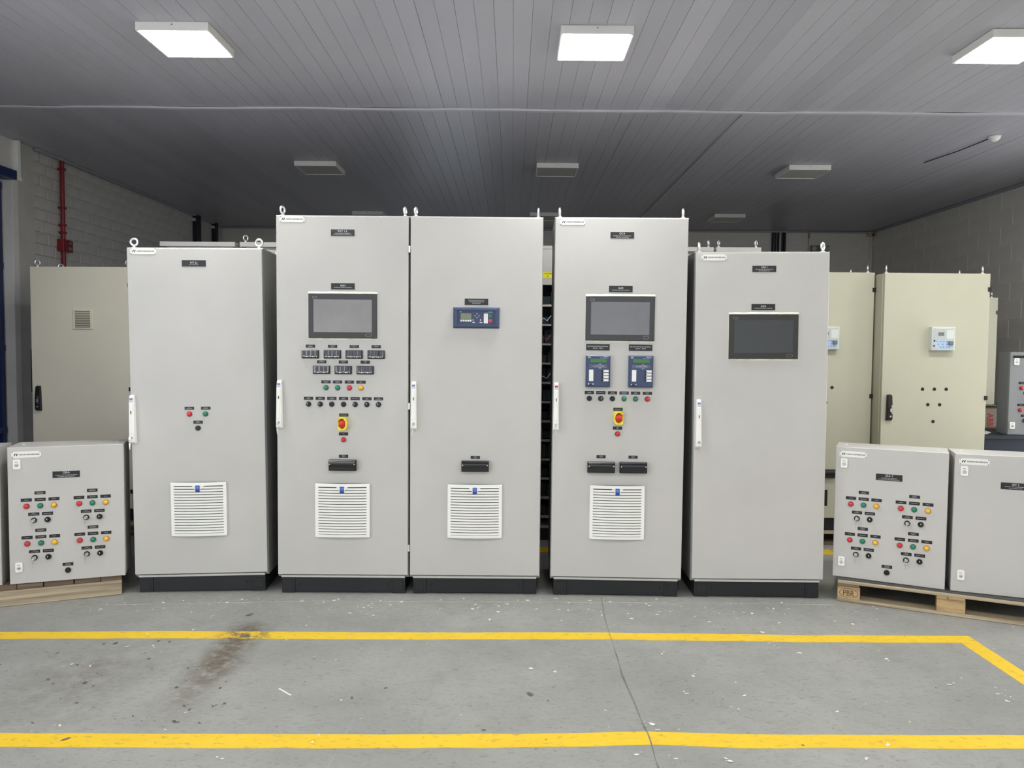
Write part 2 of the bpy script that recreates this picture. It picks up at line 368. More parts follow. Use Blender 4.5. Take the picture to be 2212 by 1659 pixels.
def brand_plate(par, x, z):
    def mk():
        c = .005; a, b = .075, .0178
        return MB().poly([(-a + c, -b), (a - c, -b), (a, -b + c), (a, b - c), (a - c, b), (-a + c, b), (-a, b - c), (-a, -b + c)], -.002, 0).mesh('brand_plate', WHITE2)
    o = link('brand_plate', cached('brand', mk), par, (x, 0, z))
    def mk2():
        b = MB()
        def par4(x0, x1, z0, z1, sh=.35): b.add([(x0 + sh * z0, 0, z0), (x1 + sh * z0, 0, z0), (x1 + sh * z1, 0, z1), (x0 + sh * z1, 0, z1)], [(0, 1, 2, 3)])
        par4(-.0605, -.0560, -.0072, .0072); par4(-.0490, -.0445, -.0072, .0072)
        b.add([(-.0572, 0, .0072), (-.0520, 0, .0030), (-.0468, 0, -.0060), (-.0520, 0, -.0020)], [(0, 3, 2, 1)])
        return b.mesh('emblem', DPRINT, fix=False)
    link('emblem', cached('emb', mk2), o, (0, -.0025, 0))
    link('lettering', text_mesh([('HIDROENERGIA', .0078, .0145, 0, .104)], DPRINT, bold=.018, shear=.3), o, (0, -.0025, 0))
    for sx in (-1, 1):
        for sz in (-1, 1):
            link('screw', cached('scr_small', lambda: None), o, (sx * .0695, -.002, sz * .0135))
    return o
link('x', cached('scr_small', lambda: MB().lathe([(.0026, 0), (.0026, -.0006), (.0016, -.0012)], n=8).mesh('screw', BLACK, True)))
bpy.data.objects.remove(bpy.data.objects['x'])

def pilot(par, x, z, colr):
    o = link('pilot_light', cached('pil' + colr, lambda: MB().lathe([(.0158, 0), (.0158, -.004), (.0145, -.007), (.0130, -.0075)], n=24).mesh('pilot_light', RIM[colr], True)), par, (x, 0, z))
    o['label'] = colr + ' pilot light'
    link('lens', cached('len' + colr, lambda: MB().lathe([(.0128, -.007), (.0125, -.013), (.0108, -.0165), (.007, -.0185), (.003, -.0192)], n=24).mesh('lens', LENS[colr], True)), o)
    return o
BEZ = lambda: MB().lathe([(.0160, 0), (.0160, -.005), (.0145, -.008), (.0118, -.008), (.0115, -.0055)], n=24).mesh('bezel', BLACK, True)
def selector(par, x, z, ang=0.0):
    o = link('selector_switch', cached('bez', BEZ), par, (x, 0, z))
    def mk():
        return MB().lathe([(.0112, -.006), (.0112, -.012), (.0100, -.0135)], n=20).bbox(-.0045, .0045, -.024, -.012, -.0115, .0115, .0018).mesh('knob', GLOSSB)
    k = link('knob', cached('knob', mk), o, (0, 0, 0), (0, ang, 0))
    link('pointer_mark', cached('kmark', lambda: MB().box(-.0016, .0016, -.0246, -.0225, .0018, .0098).mesh('pointer_mark', PRINT)), o, (0, 0, 0), (0, ang, 0))
    return o
def button(par, x, z):
    o = link('push_button', cached('bez', BEZ), par, (x, 0, z)); o['label'] = 'black push button'
    link('button_cap', cached('cap', lambda: MB().lathe([(.0113, -.0055), (.0113, -.0095), (.0102, -.0105)], n=24).mesh('button_cap', BLACK, True)), o)
    link('locating_notch', cached('notch', lambda: MB().bbox(-.003, .003, -.0092, -.006, .0112, .0150, .0008).mesh('locating_notch', BLACK)), o)
    return o
def key_switch(par, x, z):
    o = link('key_switch', cached('bez', BEZ), par, (x, 0, z))
    link('lock_cylinder', cached('cyl', lambda: MB().lathe([(.0105, -.0055), (.0105, -.013), (.009, -.0145)], n=20).mesh('lock_cylinder', STEEL, True)), o)
    def mk():
        b = MB().box(-.0016, .0012, -.034, -.014, -.005, .005)             # inserted key bow
        b.box(-.0065, .0055, -.0345, -.0325, -.004, .010)
        return b.mesh('inserted_key', STEEL)
    link('inserted_key', cached('ikey', mk), o)
    def mk2():
        b = MB().torus((-.003, -.032, -.012), .009, .0009, 1.1, 14, 5)
        b.box(-.0065, .0005, -.0335, -.0322, -.034, -.022).box(-.0045, -.0015, -.0335, -.0322, -.052, -.033)
        return b.mesh('hanging_key', STEEL)
    link('hanging_key', cached('hkey', mk2), o)
    return o
def rail_cover(par, x, z):
    o = link('socket_cover', cached('dock', lambda: MB().bbox(-.0825, .0825, -.034, 0, -.0325, .0325, .006).mesh('socket_cover', BLACK)), par, (x, 0, z))
    def mk():
        b = MB(); v = []; f = []; n = 8
        for i in range(n + 1):
            a = PI * i / n; y = -.034 - .007 * math.sin(a); zz = .008 + .020 * math.cos(a) * .95
            v += [(-.076, y, zz), (.076, y, zz)]
        for i in range(n): f.append((2 * i, 2 * i + 1, 2 * i + 3, 2 * i + 2))
        f.append(tuple(range(0, 2 * n + 2, 2))); f.append(tuple(range(2 * n + 1, -1, -2)))
        return b.add(v, f).mesh('hinged_lid', GLOSSB, True)
    link('hinged_lid', cached('lid', mk), o)
    for s in (-1, 1): link('fixing_screw', cached('fscr', lambda: MB().lathe([(.0034, 0), (.0034, -.0015), (.002, -.0025)], n=10).mesh('fixing_screw', CHROME, True)), o, (s * .074, -.0405, .008))
    return o
def meter(par, x, z, i):
    o = link('digital_meter', cached('mtr', lambda: MB().bbox(-.0512, .0512, -.012, 0, -.0255, .0255, .004).mesh('digital_meter', BLACK)), par, (x, 0, z))
    def win():
        v = []; f = []; n = 12; rr = random.Random(i)
        for k in range(n + 1):
            xx = -.046 + .092 * k / n; y = -.0135 - .0016 * math.sin(k * 1.9 + i) ; v += [(xx, y, -.009), (xx, y - .001 * rr.random(), .021)]
        for k in range(n): f.append((2 * k, 2 * k + 2, 2 * k + 3, 2 * k + 1))
        return MB().add(v, f).box(-.0465, .0465, -.0122, -.0115, -.0095, .0215).mesh('meter_window', WINDOW, True, fix=False)
    link('meter_window', cached(('win', i), win), o)
    def keys():
        b = MB()
        for k in range(5):
            c = -.036 + k * .0175
            if k % 2 == 0: b.box(c - .007, c + .007, -.0135, -.0122, -.0128, -.0104).box(c - .007, c - .004, -.0135, -.0122, -.0175, -.0124).box(c + .004, c + .007, -.0135, -.0122, -.0175, -.0124)
            else: b.box(c - .006, c + .006, -.0135, -.0122, -.0175, -.0112).box(c - .0025, c + .0025, -.0139, -.0134, -.0155, -.0135)
        return b.mesh('keypad', PRINT)
    link('keypad', cached('mkeys', keys), o)
    return o
def hmi(par, x, z, scr, film=True):
    if film:
        def mk():
            b = MB(); r = random.Random(3)
            for side in (0, 1):
                n = 16; z0 = .134 if side == 0 else -.1375; v = []; f = []
                for k in range(n + 1):
                    xx = -.2085 + .417 * k / n; j = r.uniform(-.0012, .0012); yb = r.uniform(-.0065, -.0045)
                    v += [(xx, -.001, z0 - .006), (xx, yb, z0 + j), (xx, -.001, z0 + (.0115 if side == 0 else .004) + j)]
                for k in range(n):
                    for q in (0, 1): f.append((3 * k + q, 3 * k + 3 + q, 3 * k + 4 + q, 3 * k + 1 + q))
                b.add(v, f)
            b.box(-.2085, -.2068, -.003, 0, -.135, .136).box(.2068, .2080, -.003, 0, -.135, .136)
            return b.mesh('protective_film', FOAM, fix=True)
        link('protective_film', cached('film', mk), par, (x, 0, z))
    o = link('touch_screen', cached('hmib', lambda: MB().bbox(-.2065, .2065, -.009, 0, -.1335, .1335, .003).mesh('touch_screen', HMIB)), par, (x, 0, z))
    link('display', cached(('disp', scr.name), lambda: MB().box(-.175, .175, -.0098, -.009, -.098, .098).mesh('display', scr)), o)
    def pill(w_, h_):
        v = []; f = []; n = 20
        for i in range(n):
            a = 2 * PI * i / n; cx_ = (w_ / 2 - h_ / 2) * (1 if math.cos(a) > 0 else -1)
            for r in (h_ / 2, h_ / 2 - .0009): v.append((cx_ + r * math.cos(a), 0, r * math.sin(a)))
        for i in range(n): j = (i + 1) % n; f.append((2 * i, 2 * j, 2 * j + 1, 2 * i + 1))
        return MB().add(v, f).mesh('marking', DRIVE2)
    link('marking', cached('pill1', lambda: pill(.027, .012)), o, (-.168, -.0103, .110))
    link('marking', cached('pill2', lambda: pill(.036, .016)), o, (.155, -.0103, -.114))
    return o
def vent(par, x, z):
    """large fan grille: 330 mm square with bowed slats"""
    Wd = .165
    def bow(xx): return -.013 * (1 - (xx / Wd) ** 2)
    o = link('fan_grille', cached('vf', lambda: MB().box(-.163, .163, -.008, 0, -.163, .163).mesh('fan_grille', GAPM)), par, (x, 0, z))
    n = 14
    def slat(h, lip):
        v = []; f = []
        for k in range(n + 1):
            xx = -Wd + 2 * Wd * k / n; y = -.014 + bow(xx)
            v += [(xx, y + .006, -h / 2), (xx, y, -h / 2), (xx, y - lip, h / 2), (xx, y + .006, h / 2)]
        for k in range(n):
            for q in range(4): q2 = (q + 1) % 4; f.append((4 * k + q, 4 * k + 4 + q, 4 * k + 4 + q2, 4 * k + q2))
        f.append((0, 1, 2, 3)); f.append((4 * n + 3, 4 * n + 2, 4 * n + 1, 4 * n))
        return MB().add(v, f).mesh('slat', WHITE, True)
    P = .0169
    for i in range(17):
        link('slat', cached('slat', lambda: slat(.0124, .0004)), o, (0, 0, .132 - i * P))
    e = link('top_bar', cached('vtop', lambda: slat(.020, -.001)), o, (0, 0, .154))
    e = link('bottom_bar', cached('vbot', lambda: slat(.016, .001)), o, (0, 0, -.1555))
    for s in (-1, 1):
        link('side_frame', cached('vside', lambda: MB().bbox(-.0095, .0095, -.0165, 0, -.163, .160, .001).mesh('side_frame', WHITE)), o, (s * .1555, 0, 0))
    def clip():
        pts = [(.033 * math.cos(a), .022 * math.sin(a)) for a in [PI + PI * k / 12 for k in range(13)]]
        pts = [(p[0], p[1]) for p in pts]
        return MB().poly(pts, -.0315, -.012).mesh('clip', WHITE)
    link('clip', cached('vclip', clip), o, (0, 0, .143))
    link('badge', cached('vbadge', lambda: MB().box(-.0125, .0125, -.0330, -.0314, -.019, .0185).mesh('badge', BADGE)), o, (0, 0, .129))
    def bm_():
        b = MB()
        for k in range(2):
            for q in range(3): b.box(-.0085 + q * .006, -.0035 + q * .006, -.0335, -.0328, .003 + k * .006, .0075 + k * .006)
        b.box(-.008, .008, -.0335, -.0328, -.004, -.001)
        return b.mesh('badge_print', BADGE2)
    link('badge_print', cached('vbp', bm_), o, (0, 0, .129))
    return o
def white_handle(par, x, z, red=False):
    def mk():
        w0, w1 = .0125, .0165; ys = [(.145, -.012, w0), (.138, -.026, w0), (.09, -.030, .0145), (-.08, -.034, .016), (-.135, -.036, w1), (-.145, -.022, w1)]
        v = []; f = []
        for zz, y, ww in ys: v += [(-ww, 0, zz), (-ww, y + .002, zz), (-ww + .002, y, zz), (ww - .002, y, zz), (ww, y + .002, zz), (ww, 0, zz)]
        for k in range(len(ys) - 1):
            for q in range(5): f.append((6 * k + q, 6 * k + q + 1, 6 * k + 7 + q, 6 * k + 6 + q))
        f.append(tuple(range(5, -1, -1))); f.append(tuple(6 * (len(ys) - 1) + q for q in range(6)))
        return MB().add(v, f).mesh('door_handle', WHITE)
    o = link('door_handle', cached('wh', mk), par, (x, 0, z)); o['label'] = 'white swing handle'
    link('lever', cached('lev', lambda: MB().add([(-.0105, -.030, .098), (.0095, -.030, .098), (.0100, -.034, -.082), (-.0125, -.034, -.082),
        (-.0095, -.0345, .096), (.0080, -.0345, .096), (.0085, -.0385, -.080), (-.0110, -.0385, -.080)],
        [(4, 5, 6, 7), (0, 1, 5, 4), (1, 2, 6, 5), (2, 3, 7, 6), (3, 0, 4, 7)]).mesh('lever', WHITE)), o)
    link('sticker', cached('stk' + str(red), lambda: MB().box(-.0095, .0095, -.0292, -.026, .116, .128).mesh('sticker', RPRINT if red else VIOLET)), o)
    link('sticker', cached('stk2', lambda: MB().box(-.0095, .0095, -.0298, -.026, .103, .112).mesh('sticker', CYAN)), o)
    link('keyhole', cached('khole', lambda: MB().box(-.0018, .0022, -.0392, -.036, .034, .052).mesh('keyhole', BLACK)), o)
    link('lock_cylinder', cached('cyl2', lambda: MB().lathe([(.008, -.034), (.008, -.042), (.0068, -.0435)], n=16).mesh('lock_cylinder', STEEL, True)), o, (0, 0, -.108))
    def mk2():
        b = MB().box(-.0012, .0012, -.060, -.0435, -.112, -.103).box(-.006, .004, -.061, -.059, -.116, -.102).torus((-.002, -.060, -.126), .009, .0009, 1.0, 14, 5)
        b.box(-.005, .003, -.0612, -.0598, -.158, -.138).box(-.003, .001, -.0612, -.0598, -.176, -.157)
        return b.mesh('keys', STEEL)
    link('keys', cached('hk', mk2), o)
    return o
def black_handle(par, x, z):
    def mk():
        v = []; f = []; ys = [(.098, -.012, .014), (.090, -.022, .018), (.0, -.030, .020), (-.085, -.028, .022), (-.098, -.014, .022)]
        for zz, y, ww in ys: v += [(-ww, 0, zz), (-ww, y + .004, zz), (-ww + .004, y, zz), (ww - .004, y, zz), (ww, y + .004, zz), (ww, 0, zz)]
        for k in range(len(ys) - 1):
            for q in range(5): f.append((6 * k + q, 6 * k + q + 1, 6 * k + 7 + q, 6 * k + 6 + q))
        f.append(tuple(range(5, -1, -1))); f.append(tuple(6 * (len(ys) - 1) + q for q in range(6)))
        return MB().add(v, f).mesh('door_handle', BLACK)
    o = link('door_handle', cached('bh', mk), par, (x, 0, z)); o['label'] = 'black swing handle'
    link('lock_cylinder', cached('cyl3', lambda: MB().lathe([(.008, -.026), (.008, -.034), (.0068, -.0355)], n=16).mesh('lock_cylinder', STEEL, True)), o, (.002, 0, -.066))
    link('keys', cached('bk', lambda: MB().box(.006, .014, -.036, -.034, -.045, .020).box(-.004, .006, -.038, -.036, -.030, -.006).mesh('keys', STEEL)), o)
    return o
def estop(par, x, z, openside=1):
    def mk():
        n = 40; v = []; f = []
        for i in range(n):
            a = 2 * PI * i / n; c, s_ = math.cos(a), math.sin(a)
            ox = .029 * math.copysign(abs(c) ** .55, c); oz = .040 * math.copysign(abs(s_) ** .7, s_)
            ix = .022 * c * .98; iz = .032 * s_
            side = max(0, openside * c)
            y = -.036 + .016 * side ** 3; 
            if side > .75: ix = openside * .0225; ox = openside * .0265
            v += [(ox, 0, oz), (ox, y, oz), (ix, y, iz), (ix * .8, -.006, iz * .8)]
        for i in range(n):
            j = (i + 1) % n
            for q in range(3): f.append((4 * i + q, 4 * j + q, 4 * j + q + 1, 4 * i + q + 1))
        return MB().add(v, f).mesh('emergency_stop', YEL, True)
    o = link('emergency_stop', cached(('es', openside), mk), par, (x, 0, z))
    link('base_ring', cached('esb', lambda: MB().lathe([(.027, 0), (.024, -.008)], n=24).mesh('base_ring', ORNG, True)), o)
    link('mushroom_button', cached('esm', lambda: MB().lathe([(.010, -.008), (.010, -.020), (.0195, -.024), (.0205, -.030), (.0185, -.036), (.012, -.0395), (.004, -.041)], n=28).mesh('mushroom_button', RED, True)), o)
    return o
def tall_relay(par, x, z):
    w2, h2 = .073, .0955
    o = link('protection_relay', cached('rel', lambda: MB().bbox(-w2, w2, -.030, 0, -h2, h2, .006).mesh('protection_relay', RELB)), par, (x, 0, z)); o['label'] = 'tall blue protection relay'
    y = -.0304
    link('display', cached('rd', lambda: MB().box(-.047, .050, -.0312, -.030, .052, .074).mesh('display', LCDG)), o)
    def arrows():
        b = MB()
        def ring(cx_, cz_, r):
            v = []; f = []; n = 14
            for i in range(n):
                a = 2 * PI * i / n
                for q in (r, r - .0012): v.append((cx_ + q * math.cos(a), 0, cz_ + q * math.sin(a)))
            for i in range(n): j = (i + 1) % n; f.append((2 * i, 2 * j, 2 * j + 1, 2 * i + 1))
            b.add(v, f)
        for cx_, cz_ in ((-.023, .030), (-.006, .030), (.011, .038), (.011, .022), (.027, .030)): ring(cx_, cz_, .0085)
        for cx_ in (-.043, .043):
            b.box(cx_ - .007, cx_ + .007, -.0003, 0, .0365, .0375).box(cx_ - .007, cx_ + .007, -.0003, 0, .0225, .0235).box(cx_ - .007, cx_ - .006, -.0003, 0, .0225, .0375).box(cx_ + .006, cx_ + .007, -.0003, 0, .0225, .0375)
        return b.mesh('key_outlines', DRIVE2)
    link('key_outlines', cached('ra', arrows), o, (0, y, 0))
    def dots():
        b = MB()
        for cx_, cz_ in ((-.006, .030), (.011, .038), (.011, .022), (.027, .030)): b.box(cx_ - .003, cx_ + .003, -.0004, 0, cz_ - .002, cz_ + .002)
        b.box(-.028, -.018, -.0004, 0, .029, .0305)
        return b.mesh('key_symbols', PRINT)
    link('key_symbols', cached('rdot', dots), o, (0, y, 0))
    link('paper_label', cached('rp', lambda: MB().box(-.054, -.028, -.0312, -.030, -.060, .009).mesh('paper_label', WHITE2)), o)
    for k in range(4):
        link('name_slip', cached('rn', lambda: MB().box(-.017, .017, -.0312, -.030, -.0068, .0068).mesh('name_slip', WHITE2)), o, (.046, 0, .0010 - k * .0182))
        link('function_key', cached('rk', lambda: MB().lathe([(.0065, -.030), (.0065, -.0335), (.005, -.034)], n=14).mesh('function_key', BLACK, True)), o, (.0265, 0, .0010 - k * .0182))
    link('port_cover', cached('rpc', lambda: MB().bbox(-.058, -.028, -.033, -.030, -.088, -.073, .001).mesh('port_cover', RELD)), o)
    for dx in (-.056, -.030): link('screw', cached('fscr', lambda: None), o, (dx, -.0325, -.078))
    link('lettering', text_mesh([('SEL', .0085, -.053, .083, .018), ('SEL-751', .0055, .046, .0865, .026), ('FEEDER PROTECTION RELAY', .0025, .036, .0795, .05)], PRINT, bold=.01), o, (0, y, 0))
    return o
def wide_relay(par, x, z):
    def fr():
        b = MB(); X, Z = .1385, .062; x2, z2 = .114, .043
        v = [(-X, 0, -Z), (X, 0, -Z), (X, 0, Z), (-X, 0, Z), (-X, -.010, -Z), (X, -.010, -Z), (X, -.010, Z), (-X, -.010, Z),
             (-X + .010, -.022, -Z + .010), (X - .010, -.022, -Z + .010), (X - .010, -.022, Z - .010), (-X + .010, -.022, Z - .010),
             (-x2, -.022, -z2), (x2, -.022, -z2), (x2, -.022, z2), (-x2, -.022, z2), (-x2, -.012, -z2), (x2, -.012, -z2), (x2, -.012, z2), (-x2, -.012, z2)]
        f = []
        for r in range(4):
            for i in range(4): j = (i + 1) % 4; f.append((4 * r + i, 4 * r + j, 4 * r + 4 + j, 4 * r + 4 + i))
        f.append((16, 17, 18, 19))
        return b.add(v, f).mesh('protection_relay', RELB)
    o = link('protection_relay', fr(), par, (x, 0, z)); o['label'] = 'wide blue protection relay'
    y = -.0126
    def bb(nm, x0, x1, z0, z1, m_, t=.0015): return obj(nm, MB().box(x0, x1, -.012 - t, -.012, z0, z1), m_, o)
    bb('display', -.094, -.030, -.009, .027, LCDO)
    for k in range(5): link('soft_key', cached('sk', lambda: MB().bbox(-.0055, .0055, -.0145, -.012, -.0055, .0055, .001).mesh('soft_key', WHITE2)), o, (-.090 + k * .0138, 0, -.0175))
    bb('paper_label', .045, .070, -.033, .026, WHITE2)
    obj('close_key', MB().bbox(.076, .094, -.0145, -.012, .004, .022, .001), LENS['green'], o)
    obj('trip_key', MB().lathe([(.0105, -.012), (.0105, -.0145), (.009, -.015)], n=20), LENS['red'], o, (.085, 0, -.0165))
    def tri():
        b = MB()
        for a in range(4):
            c, s_ = math.cos(a * PI / 2), math.sin(a * PI / 2)
            pts = [(.016, 0), (.010, .005), (.010, -.005)]
            b.add([(p[0] * c - p[1] * s_, 0, p[0] * s_ + p[1] * c) for p in pts], [(0, 1, 2)])
        b.box(-.026, -.020, -.0004, 0, -.028, -.022).box(.018, .024, -.0004, 0, -.029, -.021).box(-.027, -.012, -.0004, 0, -.043, -.037).box(.016, .032, -.0004, 0, -.043, -.037)
        return b.mesh('arrow_keys', PRINT)
    link('arrow_keys', tri(), o, (.004, y, .012))
    link('lettering', text_mesh([('SEL', .006, -.094, .0365, .014), ('SEL-700G', .005, .086, .0365, .022), ('GENERATOR PROTECTION', .0022, .076, .031, .044)], PRINT), o, (0, y, 0))
    return o
def lock_plate(par, x, z):
    def mk():
        a, b, c = .018, .0275, .004
        return MB().poly([(-a + c, -b), (a - c, -b), (a, -b + c), (a, b - c), (a - c, b), (-a + c, b), (-a, b - c), (-a, -b + c)], -.009, 0).mesh('latch', WHITE)
    o = link('latch', cached('lock', mk), par, (x, 0, z)); o['label'] = 'white quarter-turn latch'
    link('latch_cylinder', cached('lcyl', lambda: MB().lathe([(.0095, -.009), (.0095, -.0105), (.0080, -.0105), (.0075, -.008)], n=18).mesh('latch_cylinder', KNOBG, True)), o, (0, 0, -.005))
    link('latch_core', cached('lcore', lambda: MB().box(-.0045, .0045, -.0115, -.008, -.0016, .0016).mesh('latch_core', BLACK)), o, (0, 0, -.005))
    link('lettering', text_mesh([('METAL', .0042, 0, .014, .017)], BLACK, bold=.02), o, (0, -.0094, 0))
    return o
def eye_bolt(par, x, y, z, rot):
    def mk():
        b = MB().torus((0, 0, .036), .020, .0066, rot, 24, 10)
        n = 16; v = []; f = []
        prof = [(.016, 0), (.016, .006), (.009, .009), (.009, .014)]
        for r, zz in prof:
            for i in range(n): a = 2 * PI * i / n; v.append((r * math.cos(a), r * math.sin(a), zz))
        for q in range(3):
            for i in range(n): j = (i + 1) % n; f.append((q * n + i, q * n + j, (q + 1) * n + j, (q + 1) * n + i))
        f.append(tuple(3 * n + i for i in range(n)))
        return b.add(v, f).mesh('eye_bolt', CHROME, True)
    return link('eye_bolt', cached(('eb', round(rot, 2)), mk), par, (x, y, z))
def white_eye(par, x, y, z, rot):
    o = eye_bolt(par, x, y, z, rot); return o

# ------------------------------------------------------------------ cabinets
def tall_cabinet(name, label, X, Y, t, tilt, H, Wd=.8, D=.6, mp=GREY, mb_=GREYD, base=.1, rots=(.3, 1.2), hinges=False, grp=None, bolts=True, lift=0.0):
    """root at the middle of the front foot; door front at local y=0"""
    r = thing(name, label, 'cabinet', (X + .4 * math.cos(t), Y + .4 * math.sin(t), lift), (0, tilt, t), grp)
    h = Wd / 2
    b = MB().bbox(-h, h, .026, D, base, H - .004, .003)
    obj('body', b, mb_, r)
    # folded frame edge just visible around the door, and the bottom sill strip
    obj('sill', MB().bbox(-h + .022, h - .022, .004, .03, base, base + .0125, .0015), mp, r)
    obj('roof_panel', MB().bbox(-h, h, .014, D, H - .004, H + .002, .001), mp, r)
    obj('door', MB().bbox(-h + .004, h - .004, 0, .022, base + .0192, H - .005, .0025), mp, r)
    if base > .05:
        pf = obj('plinth', MB().box(-h + .022, h - .022, .034, D - .02, .001, base - .001), PLINTH, r)
        obj('plinth_panel', MB().bbox(-h + .10, h - .10, .024, .036, .004, base - .003, .002), PLINTH, pf)
        for s in (-1, 1):
            c = obj('corner_piece', MB().bbox(-.040, .040, 0, .03, 0, base - .002, .002).bbox(-.026, .026, -.0025, .001, .018, base - .02, .001), PLINTH, pf, (s * (h - .062), .018, .001))
            obj('bolt_hole', MB().lathe([(.010, 0), (.010, -.002), (.0075, -.002), (.007, .001)], n=16), BLACK, pf, (s * (h - .13), .0238, .055))
    if bolts:
        for s, ro in zip((-1, 1), rots):
            eye_bolt(r, s * (h - .030), .045, H + .002, ro)
            eye_bolt(r, s * (h - .030), D - .045, H + .002, ro)
    if hinges:
        for hz in (2.10, 1.155, .285):
            obj('hinge', MB().bbox(-h - .009, -h + .002, -.002, .018, hz - .02, hz + .02, .001), CHROME, r)
    return r
def place(r, Wd=.8):
    h = Wd / 2
    return lambda u, v: (u / 1000 - h, v / 1000)

RELETXT = None
# --- cabinet with two pilots, far left of the row
A = tall_cabinet('electrical_cabinet', 'light grey tall cabinet with RVT 2.2 nameplate and one fan grille', -2.28786, 4.65295, .06542, -.01067, 2.098, rots=(.05, .05))
q = place(A)
brand_plate(A, *q(100, 2076)); name_plate(A, *q(395, 2005), [('RVT 2.2', 11, 42, 4), ('EXCITATRIZ UG2', 4, 52, -8)])
for u, ln in ((349, ['TRIP', 'EXCITAÇÃO']), (446, ['PRONTO', 'P/ PARTIDA'])): small_tag(A, *q(u, 1133), ln)
pilot(A, *q(349, 1098), 'red'); pilot(A, *q(444, 1098), 'green')
small_tag(A, *q(399, 1048), ['RESET', 'DEFEITOS']); button(A, *q(398, 1012)); vent(A, *q(397, 519)); white_handle(A, *q(19, 1070))
# --- RVT 1.2
B = tall_cabinet('electrical_cabinet', 'light grey tall cabinet with RVT 1.2 nameplate, touch screen and seven meters', -1.42418, 4.67225, .0048, .0006, 2.296, rots=(1.22, 1.38))
q = place(B)
brand_plate(B, *q(100, 2272)); name_plate(B, *q(402, 2194), [('RVT 1.2', 11, 54, 10), ('REGULADOR INTEGRADO', 4, 92, -4), ('DE VELOCIDADE E TENSÃO UG1', 4, 118, -12)])
name_plate(B, *q(403, 1874), [('IHM', 11, 28, 5), ('INTERFACE HOMEM MÁQUINA', 4, 110, -7)])
hmi(B, *q(403, 1697), SCREEN1)
MT = [['TENSÃO', 'GERADOR'], ['CORRENTE', 'CAMPO'], ['FREQUÊNCIA', 'Hz'], ['POTÊNCIA', 'ATIVA'], ['ABERTURA', 'DISTRIBUIDOR', '%'], ['VELOCIDADE', 'TURBINA', 'RPM'], ['TENSÃO', 'CAMPO', 'V']]
for i, (u, v) in enumerate([(207, 1466), (340, 1466), (471, 1466), (603, 1466), (274, 1372), (405, 1372), (537, 1372)]):
    meter(B, *q(u, v), i); small_tag(B, *q(u, v + 48), MT[i])
for u, c, ln in ((300, 'green', ['REGULADOR', 'LIGADO']), (370, 'green', ['UNIDADE', 'PRONTA']), (441, 'red', ['DEFEITO', 'GERAL']), (511, 'yellow', ['EM', 'MANUAL'])):
    pilot(B, *q(u, 1264), c); small_tag(B, *q(u, 1299), ln)
for i, (u, ln) in enumerate(((194, ['MODO', 'TENSÃO']), (265, ['LOCAL', 'REMOTO']), (335, ['PARTIDA', 'UNIDADE']), (406, ['RESET', 'DEFEITOS']), (476, ['DESLIGA LIGA']), (547, ['MODO', 'CARGA']), (617, ['AJUSTE', 'VELOCIDADE']))):
    (button if i in (2, 3) else selector)(B, *q(u, 1164), *([] if i in (2, 3) else [-.5 if i != 5 else .4])); small_tag(B, *q(u, 1199), ln)
small_tag(B, *q(407, 1099), ['EMERGÊNCIA']); estop(B, *q(402, 1048), -1); small_tag(B, *q(405, 984), ['TRIP']); pilot(B, *q(405, 949), 'red')
small_tag(B, *q(405, 848), ['TOMADA', 'ETHERNET', 'IHM']); rail_cover(B, *q(403, 796)); vent(B, *q(401, 519)); white_handle(B, *q(23, 1162))
# --- C, joined to B
Cc = tall_cabinet('electrical_cabinet', 'light grey tall cabinet without brand plate, with a wide blue relay on its door', -1.42418 + .805, 4.67225 + .004, .0048, .0006, 2.296, rots=(1.35, 1.5), hinges=True)
q = place(Cc)
name_plate(Cc, *q(401, 1788), [('RELÉ DE PROTEÇÃO DO', 5, 96, 9), ('TRANSFORMADOR DE', 5, 86, 0), ('EXCITAÇÃO', 5, 48, -9)])
wide_relay(Cc, *q(401, 1692)); small_tag(Cc, *q(400, 847), ['TOMADA', 'ETHERNET', 'RELÉ']); rail_cover(Cc, *q(400, 795)); vent(Cc, *q(399, 519)); white_handle(Cc, *q(27, 1160))
# --- D
Dd = tall_cabinet('electrical_cabinet', 'light grey tall cabinet with QCA nameplate, touch screen and two blue relays', .2424, 4.67365, -.0271, .00306, 2.296, rots=(1.45, 1.3))
q = place(Dd)
brand_plate(Dd, *q(106, 2267)); name_plate(Dd, *q(403, 2191), [('QCA', 11, 34, 10), ('QUADRO DE CONTROLE DOS', 4, 108, -4), ('SERVIÇOS AUXILIARES', 4, 88, -12)])
name_plate(Dd, *q(400, 1871), [('IHM', 11, 28, 5), ('INTERFACE HOMEM MÁQUINA', 4, 110, -7)])
hmi(Dd, *q(399, 1695), SCREEN)
for u, n in ((269, '1'), (525, '2')): name_plate(Dd, *q(u, 1521), [('RELÉ DE PROTEÇÃO DIGITAL', 6, 124, 5), ('SEL751 - RP0' + n, 6, 60, -6)]); tall_relay(Dd, *q(u + 1, 1378))
for i, (u, k, ln) in enumerate(((222, 'b', ['RESET', 'DEFEITOS']), (291, 's', ['DESLIGA LIGA']), (361, 'b', ['TESTE', 'LÂMPADAS']), (431, 'green', ['CONCESSION.', 'PRESENTE']), (500, 'green', ['GRUPO', 'LIGADO']), (571, 'red', ['DEFEITO', 'GERAL']))):
    small_tag(Dd, *q(u, 1247), ln)
    if k == 'b': button(Dd, *q(u, 1212))
    elif k == 's': selector(Dd, *q(u, 1212), .5)
    else: pilot(Dd, *q(u, 1212), k)
small_tag(Dd, *q(396, 1148), ['EMERGÊNCIA']); estop(Dd, *q(399, 1097), 1); small_tag(Dd, *q(395, 1034), ['TRIP', 'GERAL']); pilot(Dd, *q(396, 999), 'red')
